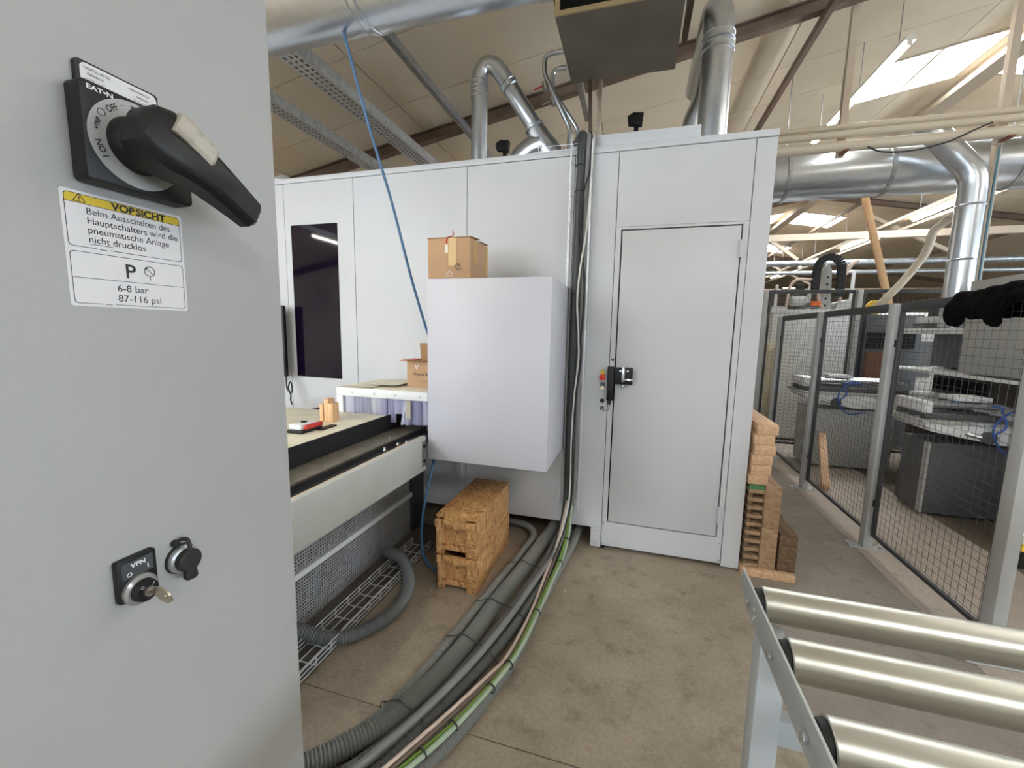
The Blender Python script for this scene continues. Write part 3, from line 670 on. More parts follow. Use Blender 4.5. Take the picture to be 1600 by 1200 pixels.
MB().bar((x0+.0, (y0+y1)/2, z1), (x0-.03, (y0+y1)/2, z1+.10), y1-y0-.01, .003, up=(1, 0, .3)).build('flap', 'cardboard_inner', sb) if False else None
fl = MB(); fl.add([(x0, y1, z1), (x1, y1, z1), (x1-.05, y1+.04, z1+.12), (x0-.03, y1+.04, z1+.12), (x0, y1+.004, z1), (x1, y1+.004, z1), (x1-.05, y1+.044, z1+.12), (x0-.03, y1+.044, z1+.12)],
                 [(0, 1, 2, 3), (7, 6, 5, 4), (0, 4, 5, 1), (1, 5, 6, 2), (2, 6, 7, 3), (3, 7, 4, 0)]); fl.build('flap', 'cardboard_inner', sb)
fl = MB(); fl.add([(x0, y0, z1), (x1, y0, z1), (x1, y0-.05, z1+.01), (x0, y0-.05, z1+.012), (x0, y0, z1+.004), (x1, y0, z1+.004), (x1, y0-.05, z1+.014), (x0, y0-.05, z1+.016)],
                 [(0, 1, 2, 3), (7, 6, 5, 4), (0, 4, 5, 1), (1, 5, 6, 2), (2, 6, 7, 3), (3, 7, 4, 0)]); fl.build('flap', 'cardboard_inner', sb)
fl = MB(); fl.add([(x0, y0, z1), (x0, y1, z1), (x0-.055, y1, z1+.004), (x0-.06, y0, z1-.002), (x0, y0, z1+.004), (x0, y1, z1+.004), (x0-.055, y1, z1+.008), (x0-.06, y0, z1+.002)],
                 [(0, 1, 2, 3), (7, 6, 5, 4), (0, 4, 5, 1), (1, 5, 6, 2), (2, 6, 7, 3), (3, 7, 4, 0)]); fl.build('red_flap', 'red_plastic', sb)
text('Original Bau', .026, (x0+.05, y0-.0006, z0+.085), (1, 0, 0), (0, 0, 1), 'print_black', sb, bold=.0004)
MB().box(x0+.05, x1-.02, y0-.0006, y0-.0001, z0+.04, z0+.044).build('print_line', 'print_grey', sb)
text('V', .05, (x0+.06, y0-.0006, z0+.125), (1, 0, 0), (0, 0, 1), 'print_white', sb)
# control screen edge and cord left of the window
one(MB().box(-2.98, -2.79, 2.80, 2.83, 1.13, 1.72), 'wall_screen', 'black_plastic', 'dark thin screen edge just right of the control cabinet', 'screen', bevel=.004)
mc = hose([(-2.80, 2.81, 1.13), (-2.785, 2.80, 1.03), (-2.74, 2.80, 1.0), (-2.735, 2.80, 1.06), (-2.75, 2.80, 1.09), (-2.768, 2.795, 1.04), (-2.745, 2.795, .98), (-2.75, 2.795, .94), (-2.73, 2.79, .90)], .006, n=8)
one(mc, 'looped_cord', 'black_rubber', 'black looped cord hanging under the dark screen edge', 'cord', smooth=True)

# ------------------------------------------------------------------ carton on the junction box
cn = T('carton', (-1.07, 2.45, 1.848), 'taped brown cardboard carton on top of the junction box', 'box')
x0, x1, y0, y1, z0, z1 = -1.207, -.936, 2.305, 2.60, 1.8485, 2.078
MB().box(x0, x1, y0, y1, z0, z1).build('body', 'cardboard', cn, bevel=.003)
for (a, b, dz) in ((y0-.002, (y0+y1)/2-.002, .012), ((y0+y1)/2+.002, y1+.002, .009)):
    mb = MB(); mb.add([(x0-.004, a, z1+.0005), (x1+.004, a, z1+.0005), (x1+.004, b, z1+dz), (x0-.004, b, z1+dz), (x0-.004, a, z1+.005), (x1+.004, a, z1+.005), (x1+.004, b, z1+dz+.004), (x0-.004, b, z1+dz+.004)],
                      [(3, 2, 1, 0), (4, 5, 6, 7), (0, 1, 5, 4), (1, 2, 6, 5), (2, 3, 7, 6), (3, 0, 4, 7)]); mb.build('flap', 'cardboard_inner', cn)
MB().box(-1.075, -1.025, y0-.0012, y0-.0001, 1.92, z1).build('tape_strip', 'tape', cn)
MB().box(x1+.0001, x1+.0012, 2.36, 2.40, 1.94, z1-.01).build('tape_strip', 'tape', cn)
MB().box(x1+.0001, x1+.0012, 2.54, 2.585, 1.90, z1-.01).build('tape_strip', 'tape', cn)
MB().box(-1.096, -1.076, y0-.003, y0-.0012, 1.995, 2.045).build('paper_tag', 'paper', cn)
MB().tube(smooth_path([(-1.082, y0-.004, 2.04), (-1.088, y0-.005, 2.06), (-1.075, y0-.005, 2.082), (-1.055, y0, 2.088), (-1.05, y0+.02, 2.105), (-1.06, y0+.02, 2.125)], .006), .0028, 8).build('wire_hook', 'red_plastic', cn, smooth=True)
lg = MB()
for k in range(9):
    a = k*.7; r = .008+.0018*k; c = Vector((-1.012+r*math.cos(a), y0-.0008, 1.918+r*math.sin(a))); lg.ring(c, (0, -1, 0), .003, .0055, .0005, 10)
lg.build('printed_emblem', 'print_black', cn)
tri = MB()
for p, q in (((-1.09, 1.862), (-1.045, 1.862)), ((-1.09, 1.870), (-1.068, 1.892)), ((-1.068, 1.892), (-1.045, 1.870))): tri.bar((p[0], y0-.0006, p[1]), (q[0], y0-.0006, q[1]), .003, .0004, up=(0, 1, 0))
tri.build('printed_mark', 'print_white', cn)
for k, dz in enumerate((0, .012, .024, .036)): MB().box(x1+.0003, x1+.0008, 2.42, 2.42+.11-.02*k, 1.92+dz, 1.922+dz).build('print_line', 'print_grey', cn)

# ------------------------------------------------------------------ OSB boxes
def osb_box(z0, z1, dx, label, lid):
    o = T('osb_box', (-.94, 2.5, z0), label, 'wooden box', 'stacked OSB boxes')
    X0, X1, Y0, Y1 = -1.068+dx, -.815+dx, 2.14, 2.79; t = .018
    top = z1-(t if lid else 0)
    MB().box(X1-t, X1, Y0+t, Y1, z0, top-.001).build('side_panel', 'osb', o); MB().box(X0, X0+t, Y0+t, Y1, z0, top-.001).build('side_panel', 'osb', o)
    MB().box(X0+t, X1-t, Y1-t, Y1, z0, top-.001).build('back_panel', 'osb', o)
    f = MB(); w2 = X1-X0
    f.box(X0+t, X1-t, Y0+t, Y0+2*t, z0+.03, top-.03); f.build('front_panel', 'osb', o)
    MB().box(X0+.0, X0+.05, Y0-.006, Y0+t-.001, z0+.0, top-.056).build('batten', 'osb', o, bevel=.002); MB().box(X1-.065, X1, Y0-.006, Y0+t-.001, z0, top-.056).build('batten', 'osb', o, bevel=.002)
    MB().box(X0-.006, X1+.002, Y0-.012, Y0+t-.001, top-.055, top-.012).build('batten', 'osb', o, bevel=.002)
    MB().box(X0+.051, X1-.066, Y0, Y0+t-.001, z0+.025, z0+.055).build('batten', 'osb', o, bevel=.002)
    MB().box(X0+t, X1-t, Y0+2*t, Y1-t, z0+.012, z0+.03).build('bottom', 'osb', o)
    if lid:
        MB().box(X0-.004, X1+.002, Y0+.006, Y1, top, z1).build('lid', 'osb', o, bevel=.002)
        MB().box(X0+.05, X1-.06, Y0-.002, Y0+.0055, top-.01, z1-.004).build('lid_cleat', 'osb', o)
    return o
osb_box(0, .222, 0, 'lower OSB box standing on the floor, under the lidded one', False)
osb_box(.2225, .462, -.008, 'upper lidded OSB box stacked on another one', True)

# ------------------------------------------------------------------ vertical cable tray on the booth
def wire_tray(name, label, P0, along, across, up, length, width, height, step, wire=.0022, nlong=4, m='wire_zinc', grp=None):
    P0, along, across, up = [Vector(v) for v in (P0, along, across, up)]
    o = T(name, P0, label, 'cable tray', grp)
    offs = [(-width/2, height), (-width/2, height*.5), (-width/2, 0)] + [(-width/2+width*k/(nlong-1), 0) for k in range(1, nlong-1)] + [(width/2, 0), (width/2, height*.5), (width/2, height)]
    for a, b in offs: MB().cyl(P0+across*a+up*b, P0+across*a+up*b+along*length, wire, 6).build('long_wire', m, o, smooth=True)
    k = 0
    while k*step < length:
        c = P0+along*(k*step+step*.5)
        MB().tube([c+across*p+up*q for p, q in ((-width/2, height), (-width/2, 0), (width/2, 0), (width/2, height))], wire, 6).build('cross_wire', m, o, smooth=True)
        k += 1
    return o
wire_tray('wire_cable_tray', 'upright wire basket tray carrying the dark conduit up the booth', (-.395, BY-.012, .30), (0, 0, 1), (1, 0, 0), (0, -1, 0), 2.47, .135, .06, .1, .0023)
wire_tray('wire_cable_tray', 'flat wire basket tray lying on top of the booth', (-.395, BY+.03, 2.80), (-1, 0, 0), (0, 1, 0), (0, 0, 1), .45, .16, .06, .09, .002) if False else None
wt = wire_tray('wire_cable_tray', 'wire basket tray on the booth roof behind the conduit bend', (-.75, BY+.13, 2.745), (1, 0, 0), (0, 1, 0), (0, 0, 1), .44, .12, .06, .08, .002)
wire_tray('wire_cable_tray', 'wire basket tray lying along the foot of the conveyor', (-1.375, .75, .028), (0, 1, 0), (1, 0, 0), (0, 0, 1), 1.75, .14, .045, .1, .0033, 4)
yk = 2.865
one(hose([(-.47, 3.02, 2.80), (-.43, 2.99, 2.835), (-.405, 2.94, 2.84), (-.402, 2.885, 2.80), (-.40, 2.868, 2.70), (-.402, 2.866, 2.2), (-.405, 2.866, 1.6), (-.405, 2.866, 1.0), (-.405, 2.866, .6), (-.41, 2.86, .35), (-.43, 2.80, .13), (-.46, 2.60, .055), (-.52, 2.30, .045)], .026, n=16), 'conduit', 'conduit_dark', 'thick dark conduit running up the booth in the wire tray', 'conduit', smooth=True)
one(hose([(-.44, 3.04, 2.80), (-.40, 3.0, 2.83), (-.37, 2.95, 2.835), (-.358, 2.90, 2.80), (-.358, 2.878, 2.65), (-.358, 2.876, 2.0), (-.36, 2.876, 1.2), (-.358, 2.876, .6), (-.368, 2.86, .33), (-.40, 2.79, .17), (-.437, 2.6, .09), (-.49, 2.3, .074), (-.515, 2.15, .073), (-.556, 1.9, .071), (-.622, 1.6, .07), (-.717, 1.3, .07), (-.80, 1.1, .07), (-.91, .86, .07), (-.96, .72, .07), (-.97, .605, .07)], .017, n=14), 'conduit', 'conduit_grey', 'pale grey conduit just right of the thick dark one', 'conduit', smooth=True)
one(hose([(-.40, 3.0, 2.815), (-.36, 2.95, 2.85), (-.338, 2.90, 2.80), (-.335, 2.86, 2.6), (-.37, 2.835, 2.45), (-.385, 2.833, 2.3), (-.37, 2.84, 2.1), (-.345, 2.84, 1.9), (-.342, 2.836, 1.7), (-.352, 2.83, 1.5), (-.345, 2.83, 1.42), (-.35, 2.83, 1.3), (-.37, 2.832, 1.1), (-.38, 2.832, .8), (-.37, 2.83, .5), (-.38, 2.80, .3), (-.42, 2.62, .12), (-.455, 2.42, .065), (-.47, 2.3, .04), (-.475, 2.2, .03)], .0065, n=8), 'cable', 'black_rubber', 'thin black cable wandering down the front of the wire tray', 'cable', smooth=True)
one(hose([(-.40, 3.01, 2.79), (-.35, 2.95, 2.84), (-.325, 2.90, 2.78), (-.33, 2.865, 2.5), (-.345, 2.845, 2.2), (-.375, 2.834, 1.95), (-.385, 2.832, 1.75), (-.365, 2.832, 1.5), (-.362, 2.83, 1.35), (-.38, 2.83, 1.1), (-.388, 2.83, .8), (-.385, 2.828, .55), (-.39, 2.80, .33), (-.425, 2.64, .13), (-.452, 2.45, .07), (-.465, 2.32, .04), (-.47, 2.22, .03)], .0065, n=8), 'cable', 'cable_white', 'thin white cable wandering down the front of the wire tray', 'cable', smooth=True)
def tie(c, ax, r0, label, m='black_rubber'):
    return one(MB().ring(Vector(c)-Vector(ax)*.003, ax, r0, r0+.003, .006, 20), 'cable_tie', m, label, 'cable tie', 'ties on the upright conduit')
for k, z in enumerate((2.62, 2.46, 1.80, 1.62, 1.20, .98, .55)):
    tie((-.403, 2.866, z), (0, 0, 1), .0265, ('topmost', 'second from the top', 'third from the top', 'fourth from the top', 'fifth from the top', 'sixth from the top', 'lowest')[k]+' black tie around the upright dark conduit')
one(MB().box(-.345, -.325, 2.885, 2.90, 1.56, 1.63), 'conduit_clip', 'galv_dull', 'small metal splice plate on the right side of the wire tray', 'clip', bevel=.001)

# ------------------------------------------------------------------ hoses on the floor
one(hose([(-1.2, 3.10, .035), (-.95, 3.06, .035), (-.80, 3.02, .05), (-.70, 2.96, .055), (-.645, 2.86, .04), (-.67, 2.66, .03), (-.72, 2.28, .028), (-.765, 1.92, .028), (-.80, 1.69, .028), (-.84, 1.42, .028), (-.90, 1.24, .028), (-.99, 1.10, .028), (-1.10, .98, .028), (-1.2, .82, .028), (-1.27, .70, .028), (-1.30, .605, .028)], .026, .013, .2), 'corrugated_hose', 'hose_grey', 'leftmost and thin corrugated grey hose of the floor bundle', 'hose', 'hoses of the floor bundle', smooth=True)
one(hose([(-.52, 3.2, .06), (-.53, 3.0, .055), (-.555, 2.84, .048), (-.605, 2.44, .045), (-.665, 2.05, .045), (-.70, 1.75, .045), (-.755, 1.47, .045), (-.835, 1.25, .045), (-.94, 1.10, .045), (-1.05, .98, .045), (-1.12, .84, .045), (-1.18, .72, .045), (-1.20, .605, .045)], .043, .0135, .26, 18), 'corrugated_hose', 'hose_grey', 'thickest ribbed grey hose in the middle of the floor bundle', 'hose', 'hoses of the floor bundle', smooth=True)
one(hose([(-.44, 3.2, .08), (-.45, 2.97, .07), (-.475, 2.6, .05), (-.53, 2.2, .04), (-.59, 1.85, .036), (-.645, 1.6, .036), (-.715, 1.35, .036), (-.80, 1.15, .036), (-.90, .98, .036), (-1.0, .80, .036), (-1.06, .70, .036), (-1.08, .605, .036)], .032, .008, .1, 16), 'fabric_hose', 'hose_dark', 'smooth dark grey hose right of the thickest ribbed hose', 'hose', 'hoses of the floor bundle', smooth=True)
one(hose([(-.40, 3.1, .05), (-.41, 2.8, .035), (-.43, 2.5, .03), (-.475, 2.2, .03), (-.525, 1.9, .03), (-.575, 1.68, .03), (-.64, 1.47, .03), (-.70, 1.30, .03), (-.76, 1.12, .03), (-.86, .95, .03), (-.95, .78, .03), (-.99, .70, .03), (-1.0, .605, .03)], .027, .0105, .18), 'corrugated_hose', 'hose_dark', 'finely ribbed hose half hidden under the thin cables of the bundle', 'hose', 'hoses of the floor bundle', smooth=True)
one(hose([(-.30, 3.3, .06), (-.335, 3.1, .045), (-.36, 2.8, .035), (-.40, 2.45, .031), (-.43, 2.17, .031), (-.465, 1.75, .031), (-.50, 1.55, .031), (-.56, 1.32, .031), (-.63, 1.15, .031), (-.72, 1.0, .031), (-.80, .84, .031), (-.84, .72, .031), (-.85, .605, .031)], .029, .0115, .2), 'corrugated_hose', 'hose_grey', 'rightmost corrugated grey hose of the floor bundle', 'hose', 'hoses of the floor bundle', smooth=True)
W1 = [(-.40, 2.84, .36), (-.425, 2.78, .20), (-.44, 2.62, .10), (-.45, 2.35, .075), (-.455, 2.0, .067), (-.485, 1.68, .067), (-.535, 1.53, .07), (-.615, 1.33, .075), (-.68, 1.18, .079), (-.745, 1.04, .08), (-.84, .86, .08), (-.89, .72, .08), (-.90, .605, .08)]
one(hose(W1, .008, n=10), 'cable', 'cable_pink', 'pale pinkish cable lying on top of the floor bundle', 'cable', smooth=True)
one(hose([(x+.017, y, z-.006) for x, y, z in W1], .0075, n=10), 'cable', 'cable_brown', 'brownish thin cable right beside the pale pinkish cable', 'cable', smooth=True)
one(hose([(-.385, 2.84, .34), (-.385, 2.76, .17), (-.395, 2.6, .085), (-.41, 2.35, .07), (-.43, 2.05, .068), (-.452, 1.73, .068), (-.495, 1.55, .067), (-.575, 1.32, .067), (-.64, 1.18, .067), (-.72, 1.03, .067), (-.80, .87, .067), (-.85, .72, .067), (-.86, .605, .067)], .0065, n=10), 'cable', 'cable_green', 'green earth cable running along the floor bundle', 'cable', smooth=True)
one(hose([(-.37, 2.84, .33), (-.37, 2.75, .16), (-.38, 2.6, .075), (-.395, 2.35, .071), (-.414, 2.05, .071), (-.437, 1.75, .072), (-.477, 1.56, .072), (-.555, 1.32, .073), (-.62, 1.17, .073), (-.70, 1.02, .073), (-.78, .86, .073), (-.82, .72, .073), (-.83, .605, .073)], .010, n=10), 'cable', 'cable_mint', 'thicker pale green-grey cable at the right of the green earth cable', 'cable', smooth=True)
def strap(pts, label):
    P = smooth_path(pts, .01); mb = MB()
    up = Vector((0, 0, 1)); vs = []
    d = (P[-1]-P[0]); d.z = 0; s = d.cross(up).normalized()*.0035
    for i, p in enumerate(P):
        vs += [p-s, p+s, p+s+Vector((0, 0, .0022)), p-s+Vector((0, 0, .0022))]
    m_ = len(P); fs = [(i*4+k, i*4+(k+1) % 4, (i+1)*4+(k+1) % 4, (i+1)*4+k) for i in range(m_-1) for k in range(4)] + [(3, 2, 1, 0), tuple((m_-1)*4+k for k in range(4))]
    mb.add(vs, fs); return one(mb, 'cable_tie', 'conduit_dark', label, 'cable tie', 'ties across the floor bundle', smooth=True)
def bundle_tie(y, xs, label):
    (a, b, c, d) = xs
    strap([(a-.032, y+.02, .004), (a-.02, y+.018, .05), (a, y+.015, .058), (b-.03, y+.01, .082), (b, y+.005, .093), (b+.035, y, .082), (c, y-.01, .075), (c+.035, y-.015, .062), (d+.01, y-.03, .05), (d+.034, y-.03, .02)], label)
bundle_tie(2.42, (-.705, -.607, -.50, -.44), 'tie across the floor bundle nearest to the booth')
bundle_tie(2.0, (-.755, -.672, -.563, -.50), 'tie across the floor bundle, second from the booth')
bundle_tie(1.70, (-.80, -.708, -.62, -.565), 'tie across the floor bundle, third from the booth')
bundle_tie(1.29, (-.885, -.815, -.735, -.70), 'tie across the floor bundle nearest to the photographer')
def small_tie(c, d, r, label):
    return one(MB().ring(Vector(c), Vector(d).normalized(), r, r+.003, .006, 16), 'cable_tie', 'black_rubber', label, 'cable tie', 'ties around the thin cables')
for k, (x, y, z) in enumerate(((-.377, 2.72, .13), (-.388, 2.5, .075), (-.425, 2.0, .07), (-.464, 1.62, .07), (-.50, 1.48, .07), (-.58, 1.28, .07), (-.64, 1.15, .07))):
    small_tie((x, y, z), (.25, 1, .05 if k else 1), .019, ('first', 'second', 'third', 'fourth', 'fifth', 'sixth', 'seventh')[k]+' black tie from the booth around the green and mint cables')
# loop hose by the conveyor and blue air hose
one(hose([(-1.53, 2.30, .06), (-1.43, 2.23, .10), (-1.34, 2.19, .10), (-1.26, 2.12, .06), (-1.20, 2.02, .043), (-1.165, 1.90, .042), (-1.17, 1.77, .042), (-1.215, 1.66, .042), (-1.28, 1.58, .042), (-1.37, 1.53, .05), (-1.46, 1.50, .08), (-1.56, 1.48, .10)], .036, .0135, .18, 16), 'corrugated_hose', 'hose_dark', 'single corrugated grey hose looping out from under the conveyor', 'hose', smooth=True)
one(hose([(-1.634, 2.14, 3.19), (-1.616, 2.15, 3.11), (-1.55, 2.24, 2.72), (-1.475, 2.35, 2.32), (-1.40, 2.43, 1.90), (-1.33, 2.5, 1.567), (-1.27, 2.53, 1.36), (-1.24, 2.53, 1.20), (-1.237, 2.52, .95), (-1.234, 2.47, .80), (-1.225, 2.42, .72), (-1.197, 2.33, .68), (-1.215, 2.25, .45), (-1.23, 2.24, .25), (-1.215, 2.25, .10), (-1.16, 2.26, .03), (-1.12, 2.26, .014), (-1.085, 2.26, .012)], .0085, n=10), 'air_hose', 'blue_hose', 'blue air hose hanging from the ceiling duct down to the OSB boxes', 'hose', smooth=True)
# floor plate under the conveyor
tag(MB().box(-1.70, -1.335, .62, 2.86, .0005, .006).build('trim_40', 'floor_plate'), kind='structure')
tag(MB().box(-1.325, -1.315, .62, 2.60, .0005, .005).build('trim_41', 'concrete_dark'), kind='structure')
# debris
db = MB()
for k in range(420):
    if k < 260: x, y = random.uniform(-1.3, -.75), random.uniform(1.0, 2.2)
    else: x, y = random.uniform(-.5, 1.6), random.uniform(1.0, 3.4)
    s = random.uniform(.002, .006)
    if k % 40 == 0: s *= 2
    R = Matrix.Rotation(random.uniform(0, 6), 3, 'Z') @ Matrix.Rotation(random.uniform(-.4, .4), 3, 'X')
    db.obox((x, y, s*.35+.001), (s, s*random.uniform(.4, 1), s*.4), R)
tag(db.build('wood_chips', 'debris'), 'pale wood chips and dust scattered over the concrete floor', 'debris', kind='stuff')

# ------------------------------------------------------------------ timber stack beside the booth
n_up = 6; zt = 1.0; h = .0655
words = ('topmost', 'second', 'third', 'fourth', 'fifth', 'lowest')
for k in range(n_up):
    z1 = zt - k*h; dx = (.012, .0, .006, -.004, -.004, -.012)[k]; w2 = (.127, .125, .128, .128, .124, .12)[k]
    x0 = .742+dx+.012
    o = MB()
    one(o.box(x0, x0+w2-.01, 2.885+.006*(k % 2), 3.75, z1-h+.0012, z1), 'timber', 'wood_light', words[k]+(' of the six light timbers in the upper stack' if k in (0, 5) else ' from the top of the six light timbers in the stack'), 'timber', 'light timbers on the stack', bevel=.003)
z_ = zt-n_up*h
def comb(z0, z1, label, green):
    c = T('slatted_block', (.79, 2.95, z0), label, 'timber'); nn = 5; p = (z1-z0)/nn
    for k in range(nn):
        MB().box(.752, .838, 2.885, 3.3, z0+k*p+.001, z0+k*p+p*.42).build('slat', 'wood_mid', c, bevel=.001)
        if k < nn-1 or not green: MB().box(.752, .774, 2.89, 3.3, z0+k*p+p*.42+.001, z0+(k+1)*p-.0005).build('spacer', 'wood_dark', c); 
        MB().box(.78, .838, 2.93, 3.28, z0+k*p+p*.42+.001, z0+(k+1)*p-.0005).build('spacer', 'wood_dark', c)
    if green: MB().box(.752, .838, 2.884, 2.929, z1-p*.56, z1-.001).build('painted_end', 'green_paint', c)
    return c
comb(.3305, z_, 'upper slatted timber block with a green end, under the light timbers', True)
comb(.052, .328, 'lower slatted timber block at the floor beside the booth', False)
one(MB().box(.842, .936, 2.885, 3.5, .3305, .6065), 'timber_block', 'wood_mid', 'upright brown timber block right of the green-ended slatted block', 'timber', bevel=.003)
one(MB().box(.842, .936, 2.885, 3.4, .052, .3285), 'timber_block', 'wood_mid', 'lower brown timber block right of the bottom slatted block', 'timber', bevel=.003)
one(MB().box(.952, 1.052, 2.89, 3.6, .052, .302), 'timber_block', 'wood_dark', 'dark stained timber block at the outer right of the stack', 'timber', bevel=.003)
one(MB().box(.742, 1.05, 2.86, 3.6, .0, .0505), 'base_board', 'wood_light', 'thick board on the floor carrying the timber stack', 'board', bevel=.003)

# ------------------------------------------------------------------ roller conveyor
rc = T('roller_conveyor', (.9, .4, 0), 'grey framed roller conveyor with zinc rollers in the right foreground', 'conveyor')
RZ = .862
for (x, s) in ((.322, 1), (1.452, -1)):
    rl = MB().prism([(1.232, .905), (1.232, .86), (1.16, .826), (-.9, .826), (-.9, .905)], 'x', x, x+.006*s).build('side_rail', 'roller_frame_paint', rc, bevel=.001)
    for y in (1.145, .952, .758, .564, .37, .176, -.018, -.212, -.406, -.6):
        q = MB().cyl((x-.007*s, y, RZ), (x, y, RZ), .011, 6); q.cyl((x-.011*s, y, RZ), (x-.007*s, y, RZ), .007, 10); q.build('axle_bolt', 'chrome', rl)
    if s == 1:
        for y, z in ((1.102, .868), (1.102, .842), (1.09, .855)): MB().cyl((x-.0006, y, z), (x, y, z), .004, 10).build('hole', 'white_plastic', rl)
    for y in (1.085, -.7): MB().box(x+.008*s if s > 0 else x-.068, x+.068 if s > 0 else x-.008, y-.03, y+.03, 0, .83).build('leg', 'roller_frame_paint', rc, bevel=.004)
    MB().box(x+.012 if s > 0 else x-.064, x+.064 if s > 0 else x-.012, -.67, 1.05, .545, .62).build('stretcher', 'roller_frame_paint', rc, bevel=.003) if False else None
for y in (1.085, -.7): MB().box(.391, 1.383, y-.02, y+.02, .54, .61).build('cross_bar', 'roller_frame_paint', rc, bevel=.003)
for y in (1.145, .952, .758, .564, .37, .176, -.018, -.212, -.406, -.6):
    r = MB().tube([(.350, y, RZ), (.352, y, RZ), (1.422, y, RZ), (1.424, y, RZ)], [.040, .042, .042, .040], 40).build('roller', 'roller_zinc', rc, smooth=True)
    MB().tube([(.336, y, RZ), (.3495, y, RZ)], [.034, .036], 24).build('bearing', 'black_rubber', r, smooth=True)
    MB().tube([(.329, y, RZ), (.3365, y, RZ)], [.02, .02], 16).build('axle', 'steel', r, smooth=True)

# ------------------------------------------------------------------ safety fence
FX = 1.73
def post(x, y, h, label, wx=.055, wy=.075):
    p = T('fence_post', (x, y, 0), label, 'fence post', 'fence posts')
    MB().box(x-wx/2, x+wx/2, y-wy/2, y+wy/2, .0085, h).build('tube', 'post_paint', p, bevel=.004)
    MB().box(x-.11, x+.11, y-.06, y+.06, .0025, .008).build('base_plate', 'post_paint', p, bevel=.002)
    for sx in (-.085, .085): MB().cyl((x+sx, y-.03, .008), (x+sx, y-.03, .02), .009, 6).build('anchor_bolt', 'steel', p)
    return p
PYs = [2.44, 3.575, 4.79, 5.98]
for y, l in zip(PYs, ('grey fence post nearest the roller conveyor, at the right edge', 'grey fence post behind the roller conveyor, second nearest', 'grey fence post with bolted base plate, third nearest', 'grey fence post at the far corner beside the booth')):
    post(FX, y, 1.785, l)
post(FX, 1.25, 1.785, 'grey fence post hidden behind the roller conveyor end at the right') if False else None
def fence_panel(axis, c, a0, a1, z0, z1, label, top=.055, pa=.05, pz=.045, t=.024, wr=.00115):
    mid = (c, (a0+a1)/2, z0) if axis == 'y' else ((a0+a1)/2, c, z0)
    p = T('mesh_fence_panel', mid, label, 'fence panel', 'mesh fence panels')
    def bx(mb, u0, u1, q0, q1, d): return mb.box(c-d/2, c+d/2, u0, u1, q0, q1) if axis == 'y' else mb.box(u0, u1, c-d/2, c+d/2, q0, q1)
    for (u0, u1, q0, q1) in ((a0, a1, z1-top, z1), (a0, a1, z0, z0+t), (a0, a0+t, z0+t, z1-top), (a1-t, a1, z0+t, z1-top)):
        bx(MB(), u0, u1, q0, q1, t).build('frame_bar', 'anthracite', p, bevel=.002)
    m_ = MB(); u = a0+t+pa*.5
    while u < a1-t:
        pt = lambda q: (c+wr, u, q) if axis == 'y' else (u, c+wr, q)
        m_.cyl(pt(z0+t*.5), pt(z1-top*.5), wr, 5); u += pa
    q = z0+t+pz*.5
    while q < z1-top:
        pt = lambda v: (c-wr, v, q) if axis == 'y' else (v, c-wr, q)
        m_.cyl(pt(a0+t*.5), pt(a1-t*.5), wr, 5); q += pz
    m_.build('wire_mesh', 'anthracite', p)['kind'] = 'stuff'
    for qq in (z0+.22, z1-.30):
        bx(MB(), a1+.0005, a1+.014, qq, qq+.05, .03).build('clamp', 'black_plastic', p); bx(MB(), a0-.014, a0-.0005, qq, qq+.05, .03).build('clamp', 'black_plastic', p)
    return p
labs = ('dark framed mesh fence panel behind the rollers, with the black jacket on it', 'dark framed mesh fence panel between second and third post', 'farthest and narrowest-looking mesh fence panel beside the booth')
for k in range(3): fence_panel('y', FX+.01, PYs[k]+.053, PYs[k+1]-.053, .11, 1.79, labs[k])
# cross fence
for x, l in ((1.60, 'tall pale post of the cross fence right beside the booth'), (2.63, 'tall pale post in the middle of the cross fence'), (3.66, 'tall pale post at the right of the cross fence')):
    post(x, 6.25, 2.13, l)
fence_panel('x', 6.25, 1.645, 2.585, .12, 2.135, 'tall mesh panel of the cross fence next to the booth', top=.045)
fence_panel('x', 6.25, 2.675, 3.615, .12, 2.135, 'tall mesh panel of the cross fence at the right', top=.045)
